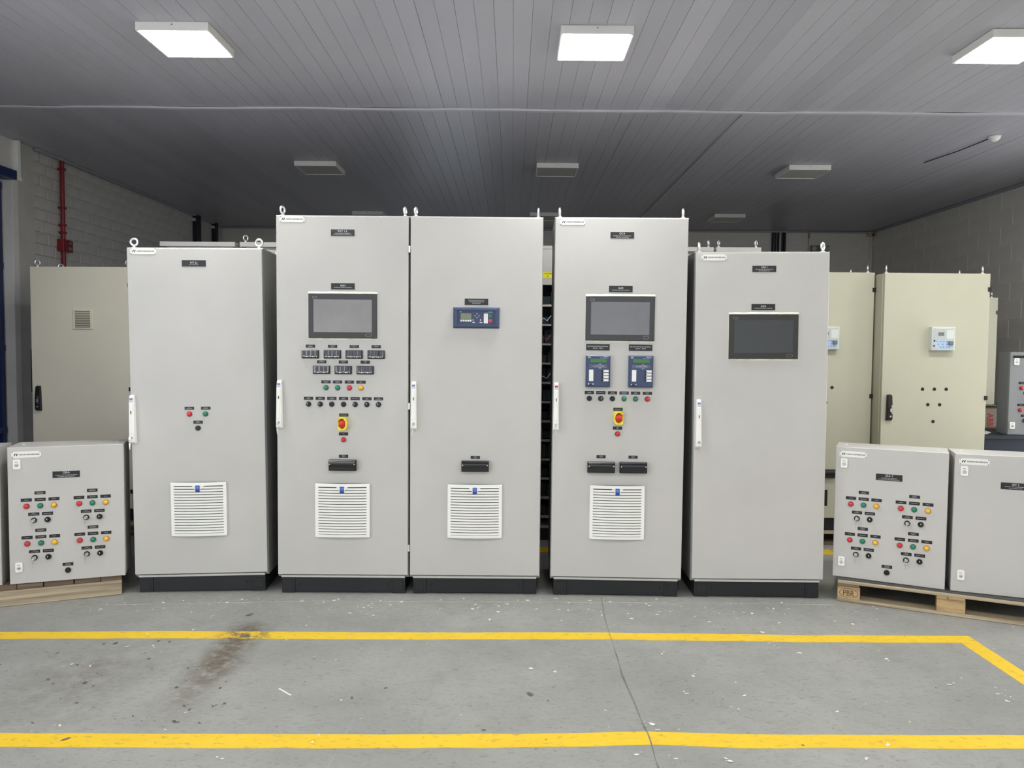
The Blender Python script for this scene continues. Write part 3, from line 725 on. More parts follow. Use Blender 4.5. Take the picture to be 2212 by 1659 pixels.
for u, e in ((299, 'CLP'), (492, 'IHM')): small_tag(Dd, *q(u, 859), ['TOMADA', 'ETHERNET', e]); rail_cover(Dd, *q(u, 797))
vent(Dd, *q(399, 522)); white_handle(Dd, *q(22, 1160), True)
# --- E
Ee = tall_cabinet('electrical_cabinet', 'light grey tall cabinet with QIG 1 nameplate and one dark touch screen', 1.10406, 4.66201, -.02448, -.00605, 2.098, rots=(1.25, .8))
q = place(Ee)
brand_plate(Ee, *q(111, 2065)); name_plate(Ee, *q(410, 1997), [('QIG 1', 11, 36, 10), ('QUADRO DE INSTRUMENTOS', 4, 120, -3), ('DO GERADOR UG1', 4, 76, -12)])
name_plate(Ee, *q(408, 1769), [('IHM', 11, 28, 5), ('INTERFACE HOMEM MÁQUINA', 4, 110, -7)])
hmi(Ee, *q(411, 1593), SCREEN2); white_handle(Ee, *q(28, 1069))

# --- small boxes on pallets
def small_box(label, X, Y, t, base, D, hgt=.795, brand=True, latches=True):
    r = thing('control_box', label, 'electrical box', (X + .3 * math.cos(t), Y + .3 * math.sin(t), base), (0, 0, t))
    obj('body', MB().bbox(-.299, .299, .020, D, .001, hgt - .001, .003), GREY, r)
    obj('door', MB().bbox(-.3, .3, 0, .018, 0, hgt, .003), GREY, r)
    for s in (-1, 1): obj('cover_plug', MB().lathe([(.008, 0), (.008, -.002), (.006, -.003)], n=12), WHITE, r, (s * .25, D * .55, hgt - .001), (-PI / 2, 0, 0))
    if brand: brand_plate(r, -.204, .752)
    if latches: lock_plate(r, -.252, .697); lock_plate(r, -.252, .098)
    return r
def group4(r, heads, sub):
    for gi, (dx, dz) in enumerate(((0, 0), (.270, 0), (0, -.219), (.270, -.219))):
        X = lambda u: -.3 + u + dx
        small_tag(r, X(.161), .526 + dz, heads[gi])
        for k, (u, c, t_) in enumerate(((.091, 'red', 'LIGADO'), (.161, 'green', 'DESLIGADO'), (.231, 'yellow', 'FALHA'))):
            small_tag(r, X(u), .487 + dz, [t_]); pilot(r, X(u), .451 + dz, c)
        small_tag(r, X(.127), .403 + dz, sub); key_switch(r, X(.127), .367 + dz)
        small_tag(r, X(.197), .403 + dz, ['DESLIGA LIGA']); selector(r, X(.197), .367 + dz, 0.0)
    small_tag(r, -.003, .095, ['TESTE DE', 'LÂMPADAS']); button(r, -.003, .060)
Fb = small_box('light grey wall box with QRA nameplate on the left wooden pallet', -2.8865, 4.4061, .3405, .125, .27)
name_plate(Fb, -.003, .628, [('QRA', 11, 36, 11), ('QUADRO DO SISTEMA DE ÁGUA', 4, 118, -4), ('DE RESFR. DOS MANCAIS', 4, 94, -12)])
group4(Fb, [['BOMBA DE', 'DRENAGEM 1'], ['BOMBA DE', 'DRENAGEM 2'], ['VENTILADOR', 'EXAUSTOR 1'], ['VENTILADOR', 'EXAUSTOR 2']], ['MODO', 'LOC - 0 - REM'])
ct, st = math.cos(.3405), math.sin(.3405)
F0 = small_box('plain light grey wall box at the left frame edge, left of the QRA box', -2.8865 - .640 * ct, 4.4061 - .640 * st, .3405, .125, .27)
Gb = small_box('light grey wall box with QUL 2 nameplate, left end of the right pallet', 1.9695, 4.6743, -.4633, .138, .25)
name_plate(Gb, -.006, .628, [('QUL 2', 11, 40, 11), ('QUADRO DA UNIDADE', 4, 82, -4), ('HIDRÁULICA DE LUBRIFICAÇÃO', 4, 120, -12)])
group4(Gb, [['BOMBA', 'ÓLEO CA 1'], ['BOMBA', 'ÓLEO CA 2'], ['BOMBA DE', 'ÁGUA 1'], ['BOMBA DE', 'ÁGUA 2']], ['MODO', 'LOC. REM.'])
Hb = small_box('light grey wall box with QIT 2 nameplate, cut by the right frame edge', 2.5338, 4.3959, -.3687, .138, .25)
name_plate(Hb, 0, .626, [('QIT 2', 11, 36, 10), ('QUADRO DE INSTRUMENTOS', 4, 120, -3), ('DA TURBINA UG2', 4, 76, -12)])

# --- beige cabinets
def drive(par, x, z):
    o = obj('drive_keypad', MB().bbox(-.0875, .0875, -.045, 0, -.088, .088, .004), DRIVE, par, (x, 0, z))
    def bb(nm, x0, x1, z0, z1, m_, d=.0465, t=.003): return obj(nm, MB().bbox(x0, x1, -d, -d + t, z0, z1, .0005), m_, o)
    bb('face_film', -.079, .079, -.078, .074, DRIVE2); bb('key_film', -.072, .076, -.076, -.012, KEYPL, .0470)
    bb('display', -.040, .004, .022, .048, KNOBG, .0480); bb('text_field', .022, .076, .000, .066, DRIVE, .0470)
    bb('key', -.074, -.062, -.022, -.010, BLACK, .0485); bb('key', -.076, -.062, -.060, -.046, LENS['red'], .0485)
    for kx, kz in ((-.047, -.020), (-.022, -.020), (.002, -.020), (.026, -.020), (-.038, -.042), (-.006, -.042), (.026, -.042), (-.022, -.062), (.002, -.062), (.026, -.062), (.048, -.062)):
        link('key', cached('dkey', lambda: MB().bbox(-.006, .006, -.0485, -.046, -.0055, .0055, .0006).mesh('key', KEYBL)), o, (kx, 0, kz))
    obj('knob', MB().bbox(.036, .068, -.062, -.046, -.046, -.018, .003), KNOBG, o)
    link('lettering', text_mesh([('ABB', .005, -.066, .078, .012), ('PSTX', .004, .064, .078, .016)], RPRINT), o, (0, -.0480, 0))
    return o
def beige(label, X, Y, t, H, base, D=.4, grille=False, panel=True, holes=True, extra=False, handle=True, hz=(1.98, 1.162, .35)):
    r = thing('beige_cabinet', label, 'cabinet', (X + .4 * math.cos(t), Y + .4 * math.sin(t), 0), (0, 0, t))
    obj('body', MB().bbox(-.4, .4, .026, D, base, H - .004, .003).bbox(-.395, .395, .2, D, H - .004, H, .001), BEIGE, r)
    obj('door', MB().bbox(-.396, .4, 0, .022, base, H, .003), BEIGE, r)
    obj('plinth', MB().bbox(-.38, .38, .03, D - .02, base - .095, base - .001, .002), PLINTH, r)
    for s in (-1, 1): eye_bolt(r, s * .365, .05, H, 1.1); eye_bolt(r, s * .365, D - .05, H, 1.1)
    for z_ in hz: obj('hinge', MB().bbox(.384, .408, -.006, .02, z_ - .016, z_ + .016, .001), BLACK, r)
    if handle: black_handle(r, -.4 + .060, 1.085)
    if panel: drive(r, .035, 1.607)
    if holes:
        for u, v in ((314, 1225), (404, 1226), (494, 1226), (358, 1108), (448, 1108), (402, 980)):
            o = link('cutout', cached('hole', lambda: MB().lathe([(.0135, -.0002), (.0132, -.0010)], n=18).mesh('cutout', BLACK, True)), r, (u / 1000 - .4, 0, v / 1000))
    if grille:
        g = obj('vent_grille', MB().bbox(-.080, .080, -.008, 0, -.079, .079, .003), BEIGE, r, (.025, 0, 1.710))
        for k in range(10):
            link('slat', cached('bsl', lambda: MB().add([(-.060, -.0085, -.004), (.060, -.0085, -.004), (.060, -.0125, .003), (-.060, -.0125, .003), (-.060, -.0085, .0035), (.060, -.0085, .0035)], [(0, 1, 2, 3), (3, 2, 5, 4)]).mesh('slat', BEIGE)), g, (0, 0, -.0625 + .0135 * k + .005))
            link('slot', cached('bslot', lambda: MB().box(-.060, .060, -.0090, -.0075, -.0026, .0026).mesh('slot', GAPM)), g, (0, 0, -.0625 + .0135 * k))
    if extra:
        rail_cover(r, .055, .558)
        obj('cutout', MB().box(-.07, .081, -.0015, 0, .303, .430), BLACK, r)
    return r
_keep = BEIGE; BEIGE = BEIGE2
I_ = beige('beige cabinet with a small square louvred vent, behind the left boxes', -3.801, 6.1186, -.0329, 2.12, .212, grille=True, panel=False, holes=False)
BEIGE = _keep
J_ = beige('beige cabinet partly hidden behind the QIG 1 cabinet', 1.9806, 5.9774, 0, 2.112, .208, extra=True)
K_ = beige('beige cabinet with keypad and six round holes, above the QUL 2 box', 2.793, 5.8486, .0063, 2.099, .2)
K2 = beige('shaded beige cabinet against the right wall, behind the navy bench', 3.76, 7.30, 0, 2.02, .2, panel=False, holes=False, hz=(1.88, 1.0, .35), handle=False)

# --- second row of grey cabinets
def back_cab(name, label, x0, x1, Y, H=2.30, D=.6, bolts=((1, .2),), sticker=None):
    r = thing(name, label, 'cabinet', ((x0 + x1) / 2, Y, 0)); h = (x1 - x0) / 2
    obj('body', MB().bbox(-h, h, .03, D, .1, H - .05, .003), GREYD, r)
    obj('door', MB().bbox(-h + .006, h - .006, .012, .034, .12, H - .055, .003), GREY, r)
    obj('roof_panel', MB().bbox(-h - .004, h + .004, 0, D, H - .036, H, .002).box(-h + .03, h - .03, .04, D - .04, H - .06, H - .036), GREY, r)
    obj('plinth', MB().box(-h + .02, h - .02, .04, D - .03, .001, .1), PLINTH, r)
    for s, ro in bolts: eye_bolt(r, s * (h - .025), .05, H, ro); eye_bolt(r, s * (h - .025), D - .05, H, ro)
    if sticker is not None:
        k = obj('sticker', MB().box(-.055, .055, -.0008, 0, -.02, .02), STICK, r, (sticker, .0115, H - .075)); k['label'] = 'yellow sticker'
    return r
back_cab('switchgear_cabinet', 'grey cabinet top showing above the RVT 2.2 cabinet, with yellow sticker', -2.684, -2.121, 5.93, bolts=(), sticker=.0)
back_cab('switchgear_cabinet', 'grey cabinet top between the RVT 2.2 and RVT 1.2 cabinets', -2.075, -1.29, 5.93, bolts=((-1, 1.0),))
back_cab('switchgear_cabinet', 'grey cabinet top peeking out right beside the QCA cabinet', .76, 1.540, 6.0, bolts=((1, 1.1),))
back_cab('switchgear_cabinet', 'narrow grey cabinet top with two lifting eyes, above the QIG 1 cabinet', 1.569, 1.908, 6.0, bolts=((-1, 1.0), (1, .9)))
# open rack seen through the slit
O = thing('open_rack', 'open grey wiring rack seen through the gap beside the QCA cabinet', 'cabinet', (.24, 6.0, 0)); h = .48
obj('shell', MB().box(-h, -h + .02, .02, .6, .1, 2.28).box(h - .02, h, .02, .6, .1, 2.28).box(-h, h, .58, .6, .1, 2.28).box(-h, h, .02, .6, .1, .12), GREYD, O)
obj('roof_panel', MB().bbox(-h, h, 0, .6, 2.275, 2.30, .002), GREY, O)
tp = obj('top_cover', MB().bbox(-h, h, .005, .03, 2.0, 2.275, .002), GREY, O)
k = obj('sticker', MB().box(-.07, .07, -.001, .0, -.025, .025), STICK, tp, (.03, .0045, 2.075)); k['label'] = 'yellow sticker'
link('lettering', text_mesh([('COLUNA', .014, .03, 2.088, .09), ('4', .016, .03, 2.066, None)], BLACK), tp, (0, .0030, 0))
obj('plinth', MB().box(-h + .02, h - .02, .04, .57, .001, .1), PLINTH, O)
rr = random.Random(5)
for i in range(12):
    z_ = 1.845 - i * .150
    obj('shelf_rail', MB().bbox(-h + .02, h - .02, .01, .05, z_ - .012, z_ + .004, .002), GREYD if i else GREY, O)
    b = MB(); xx = -h + .03
    while xx < h - .06:
        ww = rr.uniform(.03, .07); hh = rr.uniform(.06, .115); b.bbox(xx, min(xx + ww - .004, h - .03), .06 + rr.uniform(0, .03), .3, z_ + .006, z_ + hh, .003); xx += ww
    obj('terminal_blocks', b, SMOKE, O)
    if i in (1, 2, 4):
        b = MB()
        for k in range(9):
            x0 = -.42 + k * .1; b.tube([(x0, .05, z_ + .02), (x0 + .02, .02, z_ + .05), (x0 + .05, .04, z_ + .03), (x0 + .08, .05, z_ + .07)], .003, 6)
        obj('wiring', b, REDC if i == 2 else CYAN, O)

# ------------------------------------------------------------------ pallets
def plank(par, nm, x0, x1, y0, y1, z0, z1, m_):
    L = ((x1 - x0) / 2, (y1 - y0) / 2, (z1 - z0) / 2)
    return obj(nm, MB().bbox(-L[0], L[0], -L[1], L[1], -L[2], L[2], min(.002, L[2] * .4)), m_, par, ((x0 + x1) / 2, (y0 + y1) / 2, (z0 + z1) / 2))
PR = thing('wooden_pallet', 'block pallet stamped PBR under the QUL 2 and QIT 2 boxes', 'pallet', (1.978, 4.618, 0), (0, 0, -.4393))
for k, y0 in enumerate((0, .45, .90)): plank(PR, 'bottom_board', 0, 1.2, y0, y0 + .10, .001, .020, WOODL)
for k, x0 in enumerate((0, .527, 1.075)):
    for j, y0 in enumerate((0.002, .452, .902)):
        plank(PR, 'block', x0 + .001, x0 + (.125 if k != 1 else .145), y0, y0 + .096, .020, .093, WOODO)
    if k == 1:
        plank(PR, 'cross_board', x0, x0 + .055, .001, .998, .093, .110, WOODO); plank(PR, 'cross_board', x0 + .058, x0 + .143, .001, .998, .093, .110, WOODO)
    else: plank(PR, 'cross_board', x0, x0 + .12, .001, .998, .093, .110, WOODD)
for k in range(6): plank(PR, 'deck_board', 0, 1.2, k * .172, k * .172 + .14, .110, .130, WOODL if k == 0 else WOODD)
obj('deck_sheet', MB().box(.002, 1.198, .006, .99, .130, .136), mat('dark_grey_sheet', (.075, .075, .07), .7, vary=(5, .2)), PR)
link('stamp', text_mesh([('PBR', .034, .063, .056, .062)], mat('burnt_mark', (.09, .045, .02), .8), bold=.004), PR, (0, .0013, 0))
def oval():
    b = MB(); v = []; f = []; n = 36
    for i in range(n):
        a = 2 * PI * i / n
        for r_ in (1, .94): v.append((.063 + .052 * r_ * math.cos(a), 0, .056 + .028 * r_ * math.sin(a)))
    for i in range(n): j = (i + 1) % n; f.append((2 * i, 2 * j, 2 * j + 1, 2 * i + 1))
    return b.add(v, f).mesh('stamp_outline', MATS['burnt_mark'])
link('stamp_outline', oval(), PR, (0, .0013, 0))
PL = thing('wooden_pallet', 'pallet with solid pale side board under the QRA box', 'pallet', (-2.356, 4.631, 0), (0, 0, .406))
plank(PL, 'side_board', -1.2, 0, 0, .04, .001, .090, WOODL); plank(PL, 'side_board', -1.2, 0, .46, .50, .001, .090, WOODD); plank(PL, 'side_board', -1.2, 0, .94, .98, .001, .090, WOODD)
x0 = -.002
for k in range(9):
    wv = (.11, .135, .15, .13, .125, .12, .13, .14, .12)[k]
    plank(PL, 'deck_board', x0 - wv, x0, .004, 1.0, .090, .124 - .003 * (k % 2), WOODD); x0 -= wv + (.006 if k % 3 else .0025)
def low_pallet(label, x, y, wdt):
    P = thing('wooden_pallet', label, 'pallet', (x, y, 0))
    for k in range(4): plank(P, 'deck_board', 0, wdt, k * .13, k * .13 + .1, .084, .1035, WOODL)
    for k in range(3):
        x1 = k * (wdt - .1) / 2
        plank(P, 'cross_board', x1, x1 + .1, .0, .49, .068, .084, WOODD)
        plank(P, 'block', x1, x1 + .1, .0, .1, .018, .068, WOODD); plank(P, 'block', x1, x1 + .1, .39, .49, .018, .068, WOODD)
    plank(P, 'bottom_board', 0, wdt, 0, .1, .001, .018, WOODD); plank(P, 'bottom_board', 0, wdt, .39, .49, .001, .018, WOODD)
low_pallet('low pallet under the beige cabinet behind the QIG 1 cabinet', 1.97, 5.965, .80)
low_pallet('low pallet under the beige cabinet with six holes', 2.785, 5.82, .82)
low_pallet('low pallet under the left beige cabinet with louvred vent', -3.80, 6.07, .82)
low_pallet('low pallet under the shaded beige cabinet by the right wall', 3.76, 7.29, .80)

# ------------------------------------------------------------------ bench and clutter at the right
bn = thing('workbench', 'navy blue workbench behind the right boxes', 'workbench', (3.72, 6.10, 0))
obj('worktop', MB().bbox(0, 1.48, 0, .95, .82, .85, .003), NAVY, bn)
obj('front_panel', MB().box(.02, 1.46, .03, .05, .35, .82), NAVY, bn)
for lx in (.03, 1.40):
    for ly in (.05, .87): obj('leg', MB().box(lx, lx + .05, ly, ly + .05, 0.001, .82), NAVY, bn)
cb = thing('cardboard_box', 'brown cardboard box with red lettering on the navy bench', 'box', (4.06, 6.62, .8505), (0, 0, .02))
obj('carton', MB().bbox(-.27, .23, 0, .3, .001, .19, .003), CARD, cb)
obj('flap', MB().add([(-.27, .0, .191), (.23, .0, .191), (.24, -.02, .197), (-.27, -.02, .199), (-.27, .14, .193), (.23, .14, .193)], [(0, 1, 2, 3), (0, 4, 5, 1)]), CARD, cb)
obj('printed_panel', MB().box(-.02, .10, -.001, .0, .02, .175), mat('carton_print_pale', (.42, .36, .30), .8), cb)
link('lettering', text_mesh([('ABB', .055, 0, 0, .11)], RPRINT, bold=.02), cb, (.045, -.0016, .08), (0, PI / 2, 0))
ps = obj('paper_sheet', MB().add([(0, 0, .001), (.10, .10, .006), (.16, .27, .003), (.0, .27, .008), (.07, .16, .012)], [(0, 1, 4), (1, 2, 4), (2, 3, 4), (3, 0, 4)]), PAPER, None, (3.80, 6.17, .851))
tag(ps, 'crumpled white paper sheet on the navy bench in front of the carton', 'paper')
cr = thing('plastic_crate', 'dark blue plastic bin behind the carton, left of the grey panel', 'bin', (4.42, 6.80, .851))
obj('bin_wall', MB().bbox(0, .22, 0, .015, .0, .2, .001).box(0, .015, .015, .25, 0, .2).box(.205, .22, .015, .25, 0, .2).box(0.015, .205, .235, .25, 0, .2), BADGE, cr)
obj('bin_floor', MB().box(.015, .205, .015, .235, 0, .01), BADGE, cr)
gp = thing('control_box', 'darker grey control panel standing on the navy bench', 'electrical box', (3.965, 6.165, .851), (0, 0, -.20))
GREY3 = mat('mid_grey_panel_paint', (.26, .27, .28), .5, vary=(3, .05))
obj('body', MB().bbox(0, .50, .02, .22, 0, .66, .003), GREY3, gp); obj('door', MB().bbox(0, .50, 0, .018, .0, .66, .003), GREY3, gp)
obj('drip_rail', MB().bbox(.02, .48, -.012, 0, .615, .632, .002), BLACK, gp)
lock_plate(gp, .045, .585); lock_plate(gp, .030, .075)
pilot(gp, .088, .375, 'red'); small_tag(gp, .094, .415, ['LIGADO']); small_tag(gp, .130, .335, ['MODO']); key_switch(gp, .130, .295); pilot(gp, .085, .200, 'red'); small_tag(gp, .090, .240, ['LIGADO'])
small_tag(gp, .118, .155, ['MODO']); key_switch(gp, .118, .115); pilot(gp, .158, .375, 'green'); small_tag(gp, .164, .415, ['DESLIGADO']); pilot(gp, .155, .200, 'green'); small_tag(gp, .160, .240, ['DESLIGADO'])

# ------------------------------------------------------------------ room
XL, XR, YB, YF, HC = -4.268, 5.269, 11.427, -4.2, 3.2453
fl = struct(obj('floor', MB().box(XL - .3, XR + .3, YF - 4, YB + .3, -.1, 0), FLOORM))
def strip(par, pts, wd, name, m_, z=.0012, jit=.003, seed=1, th=.0012):
    """flat band along pts (centre line) with slightly uneven hand-painted edges"""
    r = random.Random(seed); P = []
    for a, c in zip(pts[:-1], pts[1:]):
        n = max(2, int(math.dist(a, c) / .12))
        for i in range(n): P.append((a[0] + (c[0] - a[0]) * i / n, a[1] + (c[1] - a[1]) * i / n))
    P.append(pts[-1]); v = []; f = []
    for i, p in enumerate(P):
        a = P[max(i - 1, 0)]; c = P[min(i + 1, len(P) - 1)]; d = Vector((c[0] - a[0], c[1] - a[1])).normalized(); nn = Vector((-d.y, d.x))
        w1 = wd / 2 + r.uniform(-jit, jit); w2 = wd / 2 + r.uniform(-jit, jit)
        q1 = (p[0] + nn.x * w1, p[1] + nn.y * w1); q2 = (p[0] - nn.x * w2, p[1] - nn.y * w2)
        v += [(*q1, z), (*q2, z), (*q1, z - th), (*q2, z - th)]
    for i in range(len(P) - 1):
        k, l = 4 * i, 4 * i + 4; f += [(k, k + 1, l + 1, l), (k, l, l + 2, k + 2), (k + 1, k + 3, l + 3, l + 1)]
    f += [(0, 2, 3, 1), (4 * len(P) - 4, 4 * len(P) - 3, 4 * len(P) - 1, 4 * len(P) - 2)]
    return obj(name, MB().add(v, f), m_, par)
strip(fl, [(-4.2, 3.93), (-2.65, 3.953), (-1.75, 3.985), (-.6, 3.99), (.5, 4.014), (1.5, 4.00), (2.442, 4.008)], .098, 'painted_line', LINEM, seed=2)
strip(fl, [(-4.2, 2.885), (-1.95, 2.893), (-.5, 2.905), (.15, 2.925), (.56, 2.946), (.9, 2.93), (2.40, 2.945), (2.50, 2.945)], .103, 'painted_line', LINEM, seed=3)
strip(fl, [(2.392, 3.955), (2.392, 3.5), (2.40, 3.0)], .098, 'painted_line', LINEM, seed=4)
strip(fl, [(-.5, 5.75), (2.42, 5.75)], .15, 'painted_line', LINEM, seed=5)
strip(fl, [(.553, 4.652), (.534, 4.325), (.53, 4.028), (.529, 3.763), (.524, 3.52), (.533, 3.262), (.539, 3.096), (.548, 2.982), (.544, 2.86), (.541, 2.734), (.55, 2.2)], .006, 'floor_crack', CRACK, z=.0018, jit=.003, seed=7)
strip(fl, [(-2.3, 4.445), (-1.1, 4.542), (0, 4.552), (.8, 4.556), (1.93, 4.549)], .0035, 'floor_crack', mat('pale_crack_filler', (.42, .42, .38), .8), z=.0010, jit=.0016, seed=8)
strip(fl, [(-1.53, 3.314), (-1.25, 3.17), (-1.04, 3.012)], .0018, 'floor_scratch', mat('pale_scratch', (.38, .38, .36), .8), z=.0010, jit=.0014, seed=9)
strip(fl, [(-.60, 4.3), (-.62, 3.4), (-.66, 2.5)], .003, 'floor_scratch', mat('faint_scratch', (.31, .32, .30), .7), z=.0010, jit=.0014, seed=10)
ss = strip(None, [(-1.017, 3.351), (-.948, 3.288)], .006, 'plastic_strip', PRINT, z=.004, jit=.0005, th=.003); tag(ss, 'thin white plastic strip lying on the floor between the yellow lines', 'strip')
# loose paint flakes and spots (uncountable)
b = MB(); r = random.Random(12)
def flake(x, y, s):
    n = r.randint(5, 7); a0 = r.uniform(0, 6.28); el = r.uniform(.35, .8); th = r.uniform(0, 3.14); pts = []
    for i in range(n):
        a = a0 + 2 * PI * i / n; q = s * r.uniform(.5, 1.1); px, py = q * math.cos(a), q * el * math.sin(a)
        pts.append((x + px * math.cos(th) - py * math.sin(th), y + px * math.sin(th) + py * math.cos(th), .0026))
    b.add(pts, [tuple(range(n))])
for x, y in [(.521, 4.325), (1.354, 3.899), (1.452, 3.805), (.851, 3.521), (.783, 3.338), (.965, 3.193), (.757, 3.779), (1.03, 3.324), (1.85, 3.738), (2.161, 3.358), (2.159, 3.29), (.576, 3.058), (.589, 3.009), (-1.051, 2.77),
             (-1.784, 3.008), (.103, 3.589), (.211, 3.555), (1.325, 2.805), (.814, 2.782), (.477, 2.822), (-1.979, 3.586), (-2.071, 3.595), (-1.796, 3.827), (2.194, 3.428), (1.46, 2.908), (.618, 2.795), (2.0, 3.45), (1.34, 3.93), (2.2, 3.33)]:
    flake(x, y, r.uniform(.008, .017))
    flake(x + r.uniform(-.03, .03), y + r.uniform(-.03, .03), r.uniform(.004, .009))
for i in range(330):
    if i < 230: x, y = r.uniform(-2.4, 2.9), r.gauss(4.44, .12)
    else: x, y = r.uniform(-2.8, 3.0), r.uniform(2.5, 4.4)
    if y < 4.62: flake(x, y, r.choice((.004, .005, .007, .010, .016) if i < 230 else (.003, .004, .006, .009)))
stuff(obj('paint_flakes', b, FLAKE, fl))
b = MB(); r = random.Random(21)
for x, y, s in [(-1.465, 4.294, .028), (1.919, 3.414, .012), (-2.0, 3.86, .02), (-1.9, 3.4, .02), (-2.35, 3.2, .02), (-1.35, 3.05, .016), (-.68, 3.27, .015), (-.55, 3.37, .012), (.09, 3.32, .03), (-.1, 3.0, .01), (-1.7, 2.9, .02)]: flake(x, y, s)
for i in range(70): flake(r.uniform(-2.6, -1.2), r.uniform(3.0, 3.9), r.uniform(.004, .013))
for i in range(40): flake(r.uniform(-1.2, 2.6), r.uniform(2.7, 4.2), r.uniform(.003, .009))
stuff(obj('dark_scuffs', b, mat('dark_scuff', (.12, .115, .10), .8), fl))

# walls -----------------------------------------------------------
def wall_pieces(parent, y0, y1, z0, z1, L, Hh, proud, gap, m_, name, axis, x, gz=.002, chamf=.004, asstuff=False, seed=1, first_row=0):
    """running-bond pieces on a side wall (axis 'R'/'L', plane x) or back wall (axis 'B', plane y=x; y0,y1 are then x values)"""
    full = {}
    def piece(l):
        key = ('pc', name, axis, round(l, 3), m_.name)
        def mk():
            b_ = MB()
            b_.bbox(-l / 2 + gap, l / 2 - gap, -proud, .01, -Hh / 2 + gz, Hh / 2 - gz, chamf)
            return b_.mesh(name, m_)
        return cached(key, mk)
    rz = {'R': -PI / 2, 'L': PI / 2, 'B': 0}[axis]
    rr_ = random.Random(seed); n = 0; big = MB()
    z = z1; row = first_row
    while z > z0 + .02:
        off = (row % 2) * L / 2; a = y0 - off
        while a < y1 - .01:
            s, e = max(a, y0), min(a + L, y1)
            if e - s > .03:
                c = (s + e) / 2; j = rr_.uniform(-.0008, .0008)
                loc = (x + (j if axis != 'B' else 0), c, z - Hh / 2) if axis != 'B' else (c, x + j, z - Hh / 2)
                if asstuff:
                    l = e - s; t = MB().bbox(-l / 2 + gap, l / 2 - gap, -proud, .01, -Hh / 2 + gz, Hh / 2 - gz, chamf)
                    M4 = Matrix.Translation(loc) @ Matrix.Rotation(rz, 4, 'Z'); big.add([M4 @ Vector(v) for v in t.v], t.f)
                else: link(name, piece(e - s), parent, loc, (0, 0, rz))
                n += 1
            a += L
        z -= Hh; row += 1
    if asstuff: stuff(obj(name, big, m_, parent))
    return n
# right wall: hollow blocks
wr = struct(obj('wall_right', MB().box(XR + .004, XR + .2, YF, 4.65, 0, HC + .1).box(XR + .004, XR + .2, 6.55, YB, 0, HC + .1).box(XR + .004, XR + .2, 4.65, 6.55, 2.245, HC + .1), MORTL))  # opening added for the right fill light
wall_pieces(wr, 7.26, YB, .02, HC + .005, .3925, .2, .004, .0055, BLOCKM, 'block', 'R', XR + .004, first_row=0, chamf=.001, gz=.0022)
for ya, yb, za in ((YF, 4.65, .02), (6.55, 7.26, .02), (4.65, 6.55, 2.24)):
    wall_pieces(wr, ya, yb, za, HC + .005, .3925, .2, .004, .0055, BLOCKM, 'block', 'R', XR + .004, chamf=.001, gz=.0022, asstuff=True)
# left wall: rough painted bricks, pillar, gate
wl = struct(obj('wall_left', MB().box(XL - .2, XL - .012, 6.945, YB, 0, HC + .1).box(XL - .2, XL - .012, YF, 6.64, 2.93, HC + .1), MORTAR))
wall_pieces(wl, 6.95, 10.40, 1.58, HC, .210, .104, .014, .0055, BRICKM, 'brick', 'L', XL - .012, chamf=.005, gz=.0035, first_row=1)
wall_pieces(wl, 6.95, 10.40, .02, 1.581, .210, .104, .014, .0055, BRICKM, 'brick', 'L', XL - .012, chamf=.005, gz=.0035, asstuff=True)
obj('smooth_panel', MB().box(XL - .012, XL, 10.40, YB, 0.001, HC), PLASTER, wl)
obj('pillar', MB().bbox(XL - .2, XL + .006, 6.72, 6.945, 0.001, HC, .002), PLASTER, wl)
obj('gate_jamb', MB().bbox(XL - .2, XL + .012, 6.64, 6.72, 0.001, HC, .003), PLASTL, wl)
obj('lintel', MB().box(XL - .16, XL, YF, 6.64, 2.93, HC), PLASTL, wl)
wlow = obj('conduit', MB().bbox(-.022, .022, -.02, .02, 0, .31, .003), WHITE, wl, (XL + .032, 6.68, 2.93))
obj('conduit_elbow', MB().bbox(-.026, .026, -.04, .024, -.03, .0, .004), WHITE, wl, (XL + .034, 6.68, 2.93))
gt = struct(obj('door_1', MB().box(XL - .13, XL - .11, 2.6, 6.64, .03, 2.90), BLUEP))
for z_ in (.05, .75, 1.45, 2.15, 2.82): obj('rail', MB().bbox(XL - .11, XL - .06, 2.6, 6.62, z_, z_ + .05, .003), BLUEP, gt)
for y_ in (2.6, 3.4, 4.2, 5.0, 5.8, 6.57): obj('stile', MB().bbox(XL - .108, XL - .065, y_, y_ + .05, .03, 2.88, .003), BLUEP, gt)
obj('track_beam', MB().bbox(XL - .06, XL + .06, -2.2, 6.635, 2.90, 2.975, .003), BLUEP, gt)
struct(obj('wall_left_front', MB().box(XL - .2, XL, YF, -2.2, 0, 2.93), PLASTER))
obj('side_handle', MB().bbox(-.424, -.400, .03, .07, 1.13, 1.47, .003), NAVY, I_)['label'] = 'dark blue vertical bar on the left edge'
# back wall
wb = struct(obj('wall_back', MB().box(XL - .2, -1.5, YB + .004, YB + .2, 0, HC + .1).box(-.4, XR + .2, YB + .004, YB + .2, 0, HC + .1).box(-1.5, -.4, YB + .004, YB + .2, 2.0, HC + .1), MORTAR))  # opening behind the cabinets added to let fill light into the rear
wall_pieces(wb, XL, 4.0, 2.24, HC, .3925, .2, .004, .0025, mat('grey_smooth_block', (.74, .70, .64), .7, vary=(3, .08), bump=(50, .3, .002)), 'block', 'B', YB + .004, chamf=.002)
wall_pieces(wb, 4.0, XR, 2.24, HC, .420, .100, .005, .0035, BLOCKM, 'course_block', 'B', YB + .004, chamf=.003)
obj('smooth_panel', MB().box(XL, -1.5, YB, YB + .004, .001, 2.24).box(-.4, XR, YB, YB + .004, .001, 2.24).box(-1.5, -.4, YB, YB + .004, 2.0, 2.24), PLASTER, wb)
